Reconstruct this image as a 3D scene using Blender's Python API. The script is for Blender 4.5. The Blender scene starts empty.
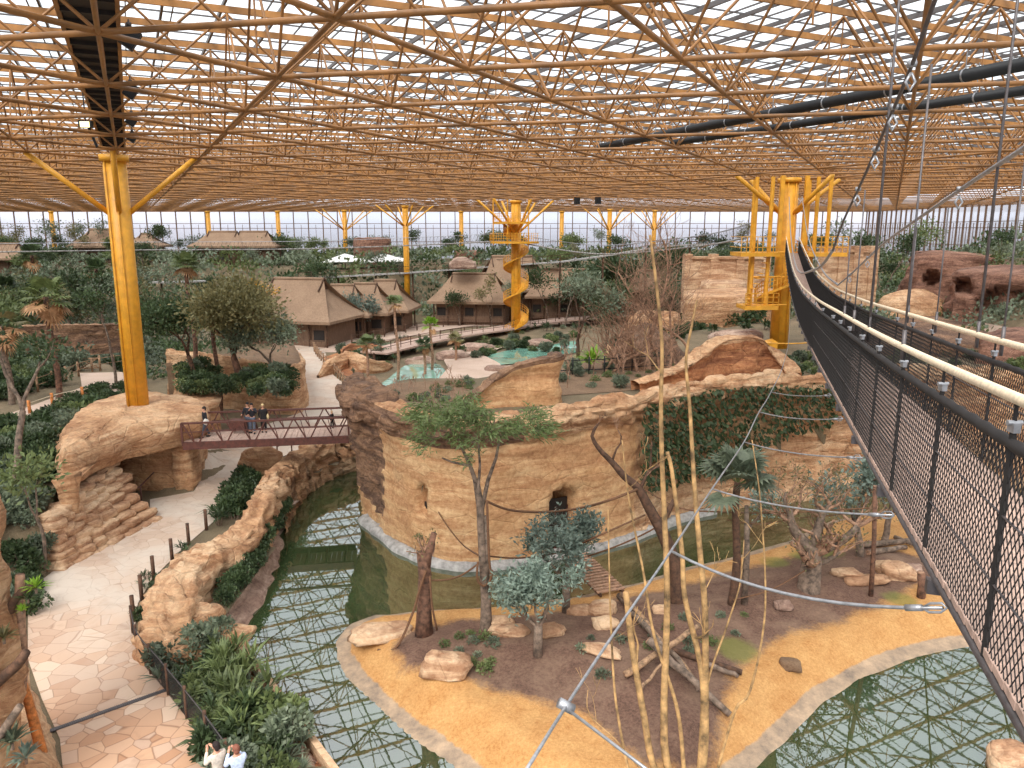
import bpy, bmesh, math, random
import numpy as np
from mathutils import Vector, noise, Matrix
from mathutils.geometry import tessellate_polygon
C = bpy.context.scene.collection
R = random.Random(7)
PITCH = math.radians(11.3); FP = 770.0; CZ = 14.5
def ray(px, py):
    u = (px-512)/FP; v = (384-py)/FP
    return u, math.cos(PITCH)+v*math.sin(PITCH), -math.sin(PITCH)+v*math.cos(PITCH)
def G(px, py, z=0.0):
    x, y, w = ray(px, py); t = (z-CZ)/w
    return Vector((x*t, y*t, z))
def D(px, py, Y):
    x, y, w = ray(px, py); t = Y/y
    return Vector((x*t, Y, CZ+w*t))
def V3(p): return Vector(p)

# ---------------------------------------------------------------- camera
cam_d = bpy.data.cameras.new('camera'); cam = bpy.data.objects.new('camera', cam_d); C.objects.link(cam)
cam.location = (0, 0, CZ); cam.rotation_euler = (math.radians(90)-PITCH, 0, 0)
cam_d.sensor_width = 36; cam_d.lens = 36*FP/1024; cam_d.clip_end = 1500; cam_d.clip_start = .1
bpy.context.scene.camera = cam

# ---------------------------------------------------------------- materials
def lin(c): return tuple(((x/255)/12.92 if x/255 <= .04045 else ((x/255+.055)/1.055)**2.4) for x in c)+(1,)
class NT:
    def __init__(s, name):
        s.m = bpy.data.materials.new(name); s.m.use_nodes = True; s.t = s.m.node_tree
        s.b = s.t.nodes['Principled BSDF']; s.o = s.t.nodes['Material Output']
    def n(s, typ, **k):
        x = s.t.nodes.new(typ)
        for a, v in k.items():
            if hasattr(x, a) and a != 'inputs': setattr(x, a, v)
        return x
    def l(s, a, b): s.t.links.new(a, b)
    def co(s, scale=(1, 1, 1), kind='Object', rot=(0,0,0)):
        c = s.n('ShaderNodeTexCoord'); m = s.n('ShaderNodeMapping'); m.inputs['Scale'].default_value = scale; m.inputs['Rotation'].default_value = rot
        if kind == 'World':
            g = s.n('ShaderNodeNewGeometry'); s.l(g.outputs['Position'], m.inputs[0])
        else: s.l(c.outputs[kind], m.inputs[0])
        return m.outputs[0]
    def noise(s, co, scale, detail=5, rough=.6, dist=0):
        x = s.n('ShaderNodeTexNoise'); x.inputs['Scale'].default_value = scale; x.inputs['Detail'].default_value = detail
        x.inputs['Roughness'].default_value = rough; x.inputs['Distortion'].default_value = dist; s.l(co, x.inputs['Vector']); return x.outputs['Fac']
    def vor(s, co, scale, feature='F1', out='Distance', rand=1):
        x = s.n('ShaderNodeTexVoronoi'); x.feature = feature; x.inputs['Scale'].default_value = scale; x.inputs['Randomness'].default_value = rand
        s.l(co, x.inputs['Vector']); return x.outputs[out]
    def ramp(s, f, stops):
        x = s.n('ShaderNodeValToRGB'); s.l(f, x.inputs[0]); e = x.color_ramp.elements
        while len(e) < len(stops): e.new(.5)
        for i, (p, c) in enumerate(stops):
            e[i].position = p; e[i].color = lin(c) if len(c) == 3 else c
        return x.outputs[0]
    def mix(s, f, a, b, blend='MIX'):
        x = s.n('ShaderNodeMix'); x.data_type = 'RGBA'; x.blend_type = blend
        if hasattr(f, 'links'): s.l(f, x.inputs[0])
        else: x.inputs[0].default_value = f
        for i, q in ((6, a), (7, b)):
            if hasattr(q, 'links'): s.l(q, x.inputs[i])
            else: x.inputs[i].default_value = lin(q)
        return x.outputs[2]
    def math(s, op, a, b=0):
        x = s.n('ShaderNodeMath'); x.operation = op
        for i, q in ((0, a), (1, b)):
            if hasattr(q, 'links'): s.l(q, x.inputs[i])
            else: x.inputs[i].default_value = q
        return x.outputs[0]
    def col(s, c):
        if hasattr(c, 'links'): s.l(c, s.b.inputs['Base Color'])
        else: s.b.inputs['Base Color'].default_value = lin(c)
    def bump(s, h, strength=.4, dist=.1):
        x = s.n('ShaderNodeBump'); x.inputs['Strength'].default_value = strength; x.inputs['Distance'].default_value = dist
        s.l(h, x.inputs['Height']); s.l(x.outputs[0], s.b.inputs['Normal'])
    def rough(s, r): s.b.inputs['Roughness'].default_value = r

def plain(name, c, rough=.6, metal=0, var=.12, scale=6):
    n = NT(name); co = n.co(); f = n.noise(co, scale, 4)
    d = tuple(max(0, x*(1-var*1.6)) for x in c); h = tuple(min(255, x*(1+var)) for x in c)
    n.col(n.ramp(f, [(.3, d), (.7, h)])); n.rough(rough); n.b.inputs['Metallic'].default_value = metal
    return n.m
def rockmat(name, a, b, c, strata=1.0, bs=.7):
    n = NT(name); co = n.co(kind='World')
    st = n.co((.25, .25, 1.6), 'World')
    f1 = n.noise(co, .35, 6, .65, .4); f2 = n.noise(st, 1.3, 8, .7, .5); f3 = n.noise(co, 5, 6, .7)
    base = n.ramp(f1, [(.35, a), (.62, b)])
    base = n.mix(n.ramp(f2, [(.43, (255, 255, 255)), (.56, (0, 0, 0))]), base, c)
    base = n.mix(.6, base, n.ramp(f3, [(.3, (70, 60, 52)), (.7, (245, 236, 226))]), 'SOFT_LIGHT')  # strong noise contrast also paints shade into the hollows of the rock
    lines = n.ramp(n.noise(n.co((.12, .12, 2.6), 'World'), 1.6, 6, .6, .8), [(.44, (0, 0, 0)), (.5, (200, 200, 200)), (.53, (0, 0, 0))])
    base = n.mix(n.math('MULTIPLY', lines, .38*strata), base, tuple(x*.5 for x in c))
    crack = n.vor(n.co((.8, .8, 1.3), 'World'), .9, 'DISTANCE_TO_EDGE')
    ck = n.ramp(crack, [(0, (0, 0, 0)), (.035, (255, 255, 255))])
    n.col(n.mix(n.ramp(ck, [(0, (90,90,90)), (1, (0,0,0))]), base, tuple(x*.45 for x in c)))  # cracks darkened in the colour to stand in for crevice shade
    h = n.math('ADD', n.math('MULTIPLY', f2, strata), n.math('MULTIPLY', f3, .5)); h = n.math('ADD', h, n.math('MULTIPLY', ck, .25))
    n.bump(h, bs, .35); n.rough(.9)
    return n.m
M = {}
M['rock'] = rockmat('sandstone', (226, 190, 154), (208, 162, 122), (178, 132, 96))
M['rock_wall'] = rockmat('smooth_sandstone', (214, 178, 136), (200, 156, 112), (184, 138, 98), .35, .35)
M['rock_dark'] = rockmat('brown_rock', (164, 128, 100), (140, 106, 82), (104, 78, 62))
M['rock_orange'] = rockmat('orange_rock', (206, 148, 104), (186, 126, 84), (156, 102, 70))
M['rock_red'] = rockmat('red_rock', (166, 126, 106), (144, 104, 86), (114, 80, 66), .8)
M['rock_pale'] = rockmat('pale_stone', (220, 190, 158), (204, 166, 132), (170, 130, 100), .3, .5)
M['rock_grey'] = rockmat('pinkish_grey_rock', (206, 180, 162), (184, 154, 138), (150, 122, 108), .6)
M['concrete'] = plain('grey_concrete', (160, 155, 150), .85, 0, .15, 3)
M['yellow'] = plain('yellow_steel_paint', (226, 160, 46), .45, 0, .06, 2)
M['tube'] = plain('ochre_steel_paint', (150, 103, 56), .5, 0, .16, 1)
M['beam'] = plain('orange_beam_paint', (172, 119, 64), .5, 0, .14, 1)
M['bar'] = plain('glazing_bar_metal', (98, 92, 90), .5, .2, .05)
M['wallbar'] = plain('brown_mullion_paint', (112, 82, 60), .6)
M['dark'] = plain('dark_grating', (42, 34, 30), .7)
M['black'] = plain('black_rubber', (22, 22, 24), .6)
M['net'] = plain('black_netting_cord', (40, 36, 35), .8)
M['steel'] = plain('galvanised_steel', (165, 165, 168), .38, .6, .1, 20)
M['cable'] = plain('dark_wire_cable', (96, 90, 90), .5, .4, .1, 20)
M['rope'] = plain('cream_rope', (228, 208, 178), .8, 0, .06, 30)
M['manila'] = plain('brown_rope', (112, 78, 54), .9, 0, .15, 30)
M['rust'] = plain('dark_red_brown_steel', (94, 54, 44), .6, 0, .15, 5)
M['wood'] = plain('weathered_wood', (150, 118, 90), .85, 0, .25, 8)
M['woodor'] = plain('orange_bark_wood', (188, 116, 60), .8, 0, .25, 6)
M['wooddk'] = plain('dark_wood', (88, 62, 46), .85, 0, .25, 6)
M['bark'] = plain('grey_bark', (116, 98, 84), .9, 0, .3, 5)
M['barkred'] = plain('red_brown_bark', (104, 74, 58), .9, 0, .35, 5)
M['barkyel'] = plain('yellow_bark', (166, 130, 86), .8, 0, .3, 3)
M['barktan'] = plain('tan_bark', (158, 122, 98), .9, 0, .22, 6)
M['plank'] = plain('pinkish_deck_planks', (188, 158, 142), .8, 0, .12, 12)
M['skin'] = plain('skin', (205, 150, 122), .6, 0, .04)
M['white'] = plain('white_paint', (238, 238, 236), .6, 0, .03)
M['sail'] = plain('white_canvas', (236, 232, 226), .7, 0, .03)
def thatch():
    n = NT('thatch'); co = n.co((1, 1, .25)); f = n.noise(co, 6, 6, .75); g = n.noise(n.co(), .5, 3)
    n.col(n.mix(.5, n.ramp(f, [(.3, (112, 88, 70)), (.7, (170, 140, 114))]), n.ramp(g, [(.35, (136, 108, 86)), (.65, (164, 134, 108))])))
    n.bump(f, .6, .08); n.rough(.95); return n.m
M['thatch'] = thatch()
def timber():
    n = NT('dark_timber_cladding'); co = n.co((3, 3, .4)); f = n.noise(co, 4, 5, .7)
    n.col(n.ramp(f, [(.3, (84, 62, 48)), (.7, (138, 108, 86))])); n.bump(f, .4, .05); n.rough(.85); return n.m
M['timber'] = timber()
def paving():
    n = NT('flagstone_paving'); co = n.co(kind='World')
    nz = n.n('ShaderNodeTexNoise'); nz.inputs['Scale'].default_value = .8; n.l(co, nz.inputs['Vector'])
    wco = n.n('ShaderNodeMix'); wco.data_type = 'VECTOR'; wco.inputs[0].default_value = .06; n.l(co, wco.inputs[4]); n.l(nz.outputs['Color'], wco.inputs[5])
    cell = n.vor(wco.outputs[1], 1.75, 'F1', 'Color'); edge = n.vor(wco.outputs[1], 1.75, 'DISTANCE_TO_EDGE')
    sep = n.n('ShaderNodeSeparateColor'); n.l(cell, sep.inputs[0])
    stone = n.ramp(sep.outputs[0], [(0, (176, 130, 98)), (.35, (198, 156, 124)), (.7, (190, 156, 132)), (1, (212, 182, 156))])
    dust = n.ramp(n.noise(co, .22, 5, .6, .6), [(.42, (0, 0, 0)), (.58, (255, 255, 255))])
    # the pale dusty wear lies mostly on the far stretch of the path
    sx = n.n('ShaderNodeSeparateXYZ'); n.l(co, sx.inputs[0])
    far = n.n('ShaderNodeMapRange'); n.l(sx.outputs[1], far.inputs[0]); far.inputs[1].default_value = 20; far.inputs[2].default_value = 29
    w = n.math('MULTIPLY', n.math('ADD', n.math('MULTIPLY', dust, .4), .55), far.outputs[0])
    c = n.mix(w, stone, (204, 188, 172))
    stain = n.ramp(n.noise(co, .45, 4, .7, 1), [(.56, (0, 0, 0)), (.7, (150, 150, 150))])
    c = n.mix(stain, c, (148, 112, 88))
    g = n.ramp(edge, [(0, (0, 0, 0)), (.03, (255, 255, 255))])
    gm = n.math('MULTIPLY', n.math('SUBTRACT', 1, g), n.math('SUBTRACT', .75, n.math('MULTIPLY', w, .62)))
    n.col(n.mix(gm, c, (130, 92, 68))); n.bump(n.math('ADD', n.math('MULTIPLY', g, .6), n.math('MULTIPLY', n.noise(co, 8), .4)), .35, .04); n.rough(.75); return n.m
M['paving'] = paving()
def soil(name, stops, s=.8, b=.6):
    n = NT(name); co = n.co(kind='World'); f = n.noise(co, s, 8, .72); g = n.noise(co, 14, 4, .8)
    n.col(n.mix(.5, n.ramp(f, stops), n.ramp(g, [(.3, stops[0][1]), (.7, stops[-1][1])]))); n.bump(g, b, .08); n.rough(.95); return n.m
M['soil'] = soil('planting_soil', [(.3, (88, 66, 50)), (.5, (122, 94, 72)), (.7, (158, 128, 98))])
M['undergrowth'] = soil('mossy_ground', [(.3, (74, 68, 48)), (.5, (112, 98, 74)), (.7, (156, 132, 104))], .3)
M['pinkrock'] = soil('pinkish_gravel', [(.3, (172, 142, 124)), (.5, (194, 166, 146)), (.7, (212, 188, 170))], .4, .3)
def island():
    n = NT('island_ground'); co = n.co(kind='World'); at = n.n('ShaderNodeAttribute'); at.attribute_name = 'mask'
    sp = n.n('ShaderNodeSeparateColor'); n.l(at.outputs['Color'], sp.inputs[0])
    f = n.noise(co, 1.2, 8, .75); g = n.noise(co, 11, 5, .8)
    mulch = n.mix(.5, n.ramp(f, [(.35, (84, 56, 44)), (.65, (126, 92, 74))]), n.ramp(g, [(.35, (62, 42, 34)), (.65, (150, 116, 96))]))
    mulch = n.mix(n.ramp(n.noise(co, .3, 5, .7), [(.45, (0, 0, 0)), (.65, (170, 170, 170))]), mulch, (158, 132, 108))
    sand = n.mix(.45, n.ramp(f, [(.35, (182, 120, 60)), (.65, (214, 164, 104))]), n.ramp(g, [(.35, (150, 98, 50)), (.65, (224, 178, 116))]))
    shore = n.ramp(f, [(.35, (128, 112, 98)), (.65, (196, 166, 136))])
    wob = n.math('ADD', sp.outputs[0], n.math('MULTIPLY', n.math('SUBTRACT', n.noise(co, .7, 7, .8), .5), 1.5))
    c = n.mix(n.ramp(wob, [(.3, (0, 0, 0)), (.7, (255, 255, 255))]), sand, mulch)
    c = n.mix(n.ramp(n.math('ADD', sp.outputs[2], n.math('MULTIPLY', n.math('SUBTRACT', f, .5), .6)), [(.5, (0, 0, 0)), (.7, (200, 200, 200))]), c, (116, 122, 46))
    sh = n.math('ADD', sp.outputs[1], n.math('MULTIPLY', n.math('SUBTRACT', n.noise(co, 1.5, 4, .7), .5), .5))
    c = n.mix(n.ramp(sh, [(.45, (0, 0, 0)), (.6, (255, 255, 255))]), c, shore)
    n.col(c); n.bump(g, .7, .08); n.rough(.95); return n.m
M['island'] = island()
def water(name, c, bumps=.05, spec=.5):
    n = NT(name); co = n.co(kind='World'); f = n.noise(co, .35, 4)
    n.col(n.ramp(f, [(.35, tuple(x*.8 for x in c)), (.65, c)])); n.rough(.015); n.b.inputs['IOR'].default_value = 2.2
    n.b.inputs['Specular IOR Level'].default_value = spec
    w = n.noise(n.co((1, 1, 1), 'World'), 2.2, 3, .5); n.bump(w, bumps, .04); return n.m
M['water'] = water('green_pond_water', (62, 76, 46), .012, .8)
M['aqua'] = water('turquoise_pool_water', (134, 184, 164), .08, .3)
def leafmat(name, a, b, tr=.25):
    n = NT(name); co = n.co(kind='World'); f = n.noise(co, 3, 3, .7); oi = n.n('ShaderNodeObjectInfo')
    c = n.ramp(f, [(.3, a), (.7, b)]); hs = n.n('ShaderNodeHueSaturation'); n.l(c, hs.inputs['Color'])
    r = n.n('ShaderNodeMapRange'); n.l(oi.outputs['Random'], r.inputs[0]); r.inputs[3].default_value = .75; r.inputs[4].default_value = 1.3; n.l(r.outputs[0], hs.inputs['Value'])
    n.col(hs.outputs[0]); n.rough(.55); n.b.inputs['Specular IOR Level'].default_value = .4
    t = n.n('ShaderNodeBsdfTranslucent'); n.l(hs.outputs[0], t.inputs[0]); mx = n.n('ShaderNodeMixShader'); mx.inputs[0].default_value = tr
    n.l(n.b.outputs[0], mx.inputs[1]); n.l(t.outputs[0], mx.inputs[2]); n.l(mx.outputs[0], n.o.inputs[0]); return n.m
M['leaf_dark'] = leafmat('dark_green_leaves', (42, 56, 34), (86, 102, 64))
M['leaf_mid'] = leafmat('mid_green_leaves', (72, 86, 50), (124, 134, 84))
M['leaf_grey'] = leafmat('grey_green_leaves', (72, 84, 66), (136, 144, 118))
M['leaf_silver'] = leafmat('silvery_blue_leaves', (80, 96, 86), (150, 164, 148))
M['leaf_bright'] = leafmat('bright_green_leaves', (98, 140, 40), (160, 190, 70))
M['leaf_olive'] = leafmat('olive_brown_leaves', (90, 88, 56), (140, 130, 88))
M['leaf_fresh'] = leafmat('feathery_green_leaves', (84, 104, 58), (138, 150, 96))
M['leaf_dry'] = leafmat('dry_brown_fronds', (150, 108, 72), (206, 160, 116))
M['leaf_yellow'] = leafmat('yellow_orange_leaves', (190, 140, 40), (230, 180, 70))
def glass(name, tint, op):
    n = NT(name); tr = n.n('ShaderNodeBsdfTransparent'); tr.inputs[0].default_value = (tint[0], tint[1], tint[2], 1)
    co = n.co(kind='World'); f = n.noise(co, .12, 3)
    d = n.n('ShaderNodeBsdfTranslucent'); d.inputs[0].default_value = (.9, .92, .95, 1)
    gl = n.n('ShaderNodeBsdfGlossy'); gl.inputs['Roughness'].default_value = .05; gl.inputs[0].default_value = (.6, .6, .6, 1)
    a = n.n('ShaderNodeMixShader'); n.l(n.math('ADD', op, n.math('MULTIPLY', f, .2)), a.inputs[0]); n.l(tr.outputs[0], a.inputs[1]); n.l(d.outputs[0], a.inputs[2])
    fr = n.n('ShaderNodeFresnel'); fr.inputs[0].default_value = 1.3
    b = n.n('ShaderNodeMixShader'); n.l(n.math('MULTIPLY', fr.outputs[0], .4), b.inputs[0]); n.l(a.outputs[0], b.inputs[1]); n.l(gl.outputs[0], b.inputs[2])
    n.l(b.outputs[0], n.o.inputs[0]); return n.m
M['roofglass'] = glass('roof_glazing', (.93, .96, .98), .12)
M['wallglass'] = glass('wall_glazing', (.96, .96, .97), .02)

# ---------------------------------------------------------------- mesh helpers
def obj(name, mesh, mat=None, parent=None, smooth=False):
    o = bpy.data.objects.new(name, mesh); C.objects.link(o)
    if mat is not None:
        for m in (mat if isinstance(mat, (list, tuple)) else [mat]): mesh.materials.append(m)
    if parent is not None: o.parent = parent
    if smooth: mesh.polygons.foreach_set('use_smooth', [True]*len(mesh.polygons))
    return o
def mk(name, verts, faces, mat=None, parent=None, smooth=False):
    me = bpy.data.meshes.new(name); me.from_pydata([tuple(v) for v in verts], [], faces); me.update()
    return obj(name, me, mat, parent, smooth)
def thing(name, label, cat, loc=(0, 0, 0), rz=0, group=None):
    o = bpy.data.objects.new(name, None); C.objects.link(o); o.location = loc; o.rotation_euler = (0, 0, rz)
    o['label'] = label; o['category'] = cat
    if group: o['group'] = group
    o.empty_display_size = .3
    return o
def tag(o, label, cat, group=None, kind=None):
    o['label'] = label; o['category'] = cat
    if group: o['group'] = group
    if kind: o['kind'] = kind
    return o
def struct(o, label=None):
    o['kind'] = 'structure'
    if label: o['label'] = label
    return o
def dup(root, loc, rz, sc=1.0, label=None, group=None, sz=None):
    r = root.copy(); C.objects.link(r); r.location = loc; r.rotation_euler = (0, 0, rz); r.scale = (sc, sc, sz or sc)
    if label: r['label'] = label
    if group: r['group'] = group
    for ch in list(root.children):
        c = ch.copy(); C.objects.link(c); c.parent = r
        for g in ch.children:
            d = g.copy(); C.objects.link(d); d.parent = c
    return r
class MB:
    def __init__(s): s.v = []; s.f = []; s.mi = []
    def add(s, vs, fs, mi=0):
        o = len(s.v); s.v += [tuple(v) for v in vs]; s.f += [tuple(i+o for i in f) for f in fs]; s.mi += [mi]*len(fs)
    def box(s, c, sz, rz=0, mi=0, tilt=None):
        m = Matrix.Rotation(rz, 3, 'Z')
        if tilt is not None: m = tilt
        vs = [Vector(c)+m@Vector((x*sz[0]/2, y*sz[1]/2, z*sz[2]/2)) for x in (-1, 1) for y in (-1, 1) for z in (-1, 1)]
        s.add(vs, [(0, 1, 3, 2), (4, 6, 7, 5), (0, 4, 5, 1), (2, 3, 7, 6), (0, 2, 6, 4), (1, 5, 7, 3)], mi)
    def bar(s, a, b, w, h, mi=0):
        a, b = Vector(a), Vector(b); d = b-a; L = d.length
        if L < 1e-6: return
        d.normalize(); up = Vector((0, 0, 1)) if abs(d.z) < .97 else Vector((1, 0, 0)); x = d.cross(up).normalized(); y = x.cross(d)
        m = Matrix((x, d, y)).transposed(); s.box((a+b)/2, (w, L, h), 0, mi, m)
    def tube(s, pts, r, n=6, mi=0, cap=True):
        pts = [Vector(p) for p in pts]; k = len(pts)
        rs = r if isinstance(r, (list, tuple)) else [r]*k
        vs = []; prev = None
        for i, p in enumerate(pts):
            t = (pts[min(i+1, k-1)]-pts[max(i-1, 0)]).normalized()
            if prev is None:
                up = Vector((0, 0, 1)) if abs(t.z) < .9 else Vector((1, 0, 0)); x = t.cross(up).normalized()
            else: x = (prev-t*prev.dot(t)).normalized()
            prev = x; y = t.cross(x)
            for j in range(n):
                a = 2*math.pi*j/n; vs.append(p+(x*math.cos(a)+y*math.sin(a))*rs[i])
        fs = [(i*n+j, i*n+(j+1) % n, (i+1)*n+(j+1) % n, (i+1)*n+j) for i in range(k-1) for j in range(n)]
        if cap: fs += [tuple(range(n-1, -1, -1)), tuple((k-1)*n+j for j in range(n))]
        s.add(vs, fs, mi)
    def ell(s, c, r, seg=10, ring=6, amp=0, mi=0, rz=0):
        vs = []; fs = []; m = Matrix.Rotation(rz, 3, 'Z'); c = Vector(c)
        for i in range(ring+1):
            th = math.pi*i/ring
            for j in range(seg):
                ph = 2*math.pi*j/seg; d = Vector((math.sin(th)*math.cos(ph), math.sin(th)*math.sin(ph), math.cos(th)))
                k = 1+amp*noise.noise(d*1.7+c*3.1)
                vs.append(c+m@Vector((d.x*r[0], d.y*r[1], d.z*r[2]))*k)
        fs = [(i*seg+j, (i+1)*seg+j, (i+1)*seg+(j+1) % seg, i*seg+(j+1) % seg) for i in range(ring) for j in range(seg)]
        s.add(vs, fs, mi)
    def build(s, name, mat, parent=None, smooth=False):
        o = mk(name, s.v, s.f, mat, parent, smooth)
        if isinstance(mat, (list, tuple)) and len(mat) > 1: o.data.polygons.foreach_set('material_index', s.mi)
        return o
def segs(name, P0, P1, r, mat, parent=None, n=4, w=None):
    """many straight bars as one mesh; r = radius or array"""
    P0 = np.asarray(P0, float); P1 = np.asarray(P1, float); k = len(P0); d = P1-P0; d /= np.linalg.norm(d, axis=1)[:, None]+1e-9
    up = np.where(np.abs(d[:, 2:3]) < .9, np.array([[0, 0, 1.]]), np.array([[1., 0, 0]])); x = np.cross(d, up); x /= np.linalg.norm(x, axis=1)[:, None]; y = np.cross(x, d)
    r = np.broadcast_to(np.asarray(r, float), (k,)); vs = np.zeros((k, 2, n, 3))
    for j in range(n):
        a = 2*math.pi*(j+.5)/n; o = (x*math.cos(a)+y*math.sin(a))*r[:, None]
        vs[:, 0, j] = P0+o; vs[:, 1, j] = P1+o
    base = (np.arange(k)*2*n)[:, None, None]; j = np.arange(n); q = np.stack([j, (j+1) % n, (j+1) % n+n, j+n], 1)[None]
    f = (base+q).reshape(-1, 4); me = bpy.data.meshes.new(name)
    me.vertices.add(k*2*n); me.vertices.foreach_set('co', vs.reshape(-1)); me.loops.add(f.size); me.loops.foreach_set('vertex_index', f.reshape(-1))
    me.polygons.add(len(f)); me.polygons.foreach_set('loop_start', np.arange(len(f))*4); me.update(calc_edges=True); me.validate()
    return obj(name, me, mat, parent, True)
def resample(pts, step):
    pts = [Vector(p) for p in pts]; out = [pts[0]]
    # catmull-rom smoothing, then equal steps
    den = []
    for i in range(len(pts)-1):
        p0 = pts[max(i-1, 0)]; p1 = pts[i]; p2 = pts[i+1]; p3 = pts[min(i+2, len(pts)-1)]
        for k in range(12):
            t = k/12; den.append(.5*((2*p1)+(p2-p0)*t+(2*p0-5*p1+4*p2-p3)*t*t+(3*p1-p0-3*p2+p3)*t**3))
    den.append(pts[-1]); L = [0]
    for a, b in zip(den, den[1:]): L.append(L[-1]+(b-a).length)
    n = max(2, int(L[-1]/step)); j = 0; out = []
    for i in range(n+1):
        s = L[-1]*i/n
        while j < len(L)-2 and L[j+1] < s: j += 1
        t = (s-L[j])/max(1e-9, L[j+1]-L[j]); out.append(den[j].lerp(den[j+1], t))
    return out
def smooth01(t): t = max(0, min(1, t)); return t*t*(3-2*t)
def inpoly(x, y, P):
    c = False; j = len(P)-1
    for i in range(len(P)):
        if (P[i][1] > y) != (P[j][1] > y) and x < (P[j][0]-P[i][0])*(y-P[i][1])/(P[j][1]-P[i][1])+P[i][0]: c = not c
        j = i
    return c
def sdist(x, y, P, closed=True):
    """distance to the outline, positive inside"""
    m = 1e9; n = len(P)
    for i in range(n if closed else n-1):
        ax, ay = P[i][0], P[i][1]; bx, by = P[(i+1) % n][0], P[(i+1) % n][1]; dx, dy = bx-ax, by-ay
        t = max(0, min(1, ((x-ax)*dx+(y-ay)*dy)/(dx*dx+dy*dy+1e-9))); m = min(m, (x-ax-dx*t)**2+(y-ay-dy*t)**2)
    m = math.sqrt(m); return m if inpoly(x, y, P) else -m
def fb(p, o=4): return noise.fractal(p, 1.0, 2.0, o)
def blocks(p, sx=.9, sz=.6):
    """strata blocks: -1 in the joints, up to 1 on block faces, each block standing out differently"""
    q = Vector((p[0]/sx, p[1]/sx, p[2]/sz)); d, pt = noise.voronoi(q)
    e = min(1, (d[1]-d[0])*4); h = noise.cell(Vector((pt[0][0]*7.3, pt[0][1]*5.1, pt[0][2]*9.7)))
    return (e-1)*.8+h*.5*e
def polyfill(name, pts, mat, parent=None):
    t = tessellate_polygon([[Vector((p[0], p[1], 0)) for p in pts]])
    fs = []
    for a, b, c in t:
        A, B, Cc = pts[a], pts[b], pts[c]
        z = (B[0]-A[0])*(Cc[1]-A[1])-(B[1]-A[1])*(Cc[0]-A[0]); fs.append((a, b, c) if z > 0 else (a, c, b))
    return mk(name, pts, fs, mat, parent)
def loft(lines, name, mat, parent=None, amp=.15, bl=0, sub=1, scale=.9, sx=.9, sz=.6, smooth=True, post=None, hard=False):
    """lines: equal-length polylines from foot to back; displaced by noise along the normal"""
    n = len(lines[0]); rows = []
    for a, b in zip(lines, lines[1:]):
        for k in range(sub): rows.append([p.lerp(q, k/sub) for p, q in zip(a, b)])
    rows.append(list(lines[-1])); m = len(rows)
    vs = []
    for i in range(m):
        for j in range(n):
            p = rows[i][j]; du = rows[i][min(j+1, n-1)]-rows[i][max(j-1, 0)]; dv = rows[min(i+1, m-1)][j]-rows[max(i-1, 0)][j]
            nn = du.cross(dv)
            nn = nn.normalized() if nn.length > 1e-6 else Vector((0, 0, 1))
            k = amp*fb(p*scale)
            if bl: k += bl*blocks(p, sx, sz)
            q = p+nn*k
            if post: q = post(p, q, nn, i/(m-1), j/(n-1))
            vs.append(q)
    fs = [(i*n+j, i*n+j+1, (i+1)*n+j+1, (i+1)*n+j) for i in range(m-1) for j in range(n-1)]
    return mk(name, vs, fs, mat, parent, smooth)
def rock_prism(name, outline, z0, z1, mat, parent=None, amp=.25, bl=.12, prof=None, step=.35, zs=.35, scale=.6, sx=1.2, sz=.6, dome=.3, closed_top=True):
    """a rock mass standing on a closed outline; prof(t) = outward offset up the side; z1 may be a function"""
    ol = resample([Vector((p[0], p[1], 0)) for p in outline]+[Vector((outline[0][0], outline[0][1], 0))], step)[:-1]
    area = sum(a.x*b.y-a.y*b.x for a, b in zip(ol, ol[1:]+ol[:1]))
    if area < 0: ol.reverse()
    n = len(ol); c = sum(ol, Vector())/n; zf = z1 if callable(z1) else (lambda x, y: z1)
    nr = max(3, int((max(zf(p.x, p.y) for p in ol)-z0)/zs)); vs = []
    for i in range(nr+1):
        t = i/nr
        for j, p in enumerate(ol):
            tg = (ol[(j+1) % n]-ol[j-1]).normalized(); nn = Vector((tg.y, -tg.x, 0)); zt = zf(p.x, p.y); z = z0+(zt-z0)*t
            q = Vector((p.x, p.y, z)); k = amp*fb(q*scale)+bl*blocks(q, sx, sz)+(prof(t) if prof else 0)
            if t > .93: k -= .12
            q += nn*k
            if i == nr: q.z += .1*fb(q*1.3)
            vs.append(q)
    top = [vs[nr*n+j] for j in range(n)]; rings = 5
    for r in range(1, rings+1):
        f = 1-r/rings
        for j in range(n):
            base = top[j]; q = Vector((c.x, c.y, base.z)).lerp(base, f); q.z = zf(q.x, q.y)+dome*(1-f*f)+.18*fb(q*scale*1.5)
            vs.append(q)
    tot = nr+1+rings
    fs = [(i*n+j, i*n+(j+1) % n, (i+1)*n+(j+1) % n, (i+1)*n+j) for i in range(tot-1) for j in range(n)]
    return mk(name, vs, fs, mat, parent, True)
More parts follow.
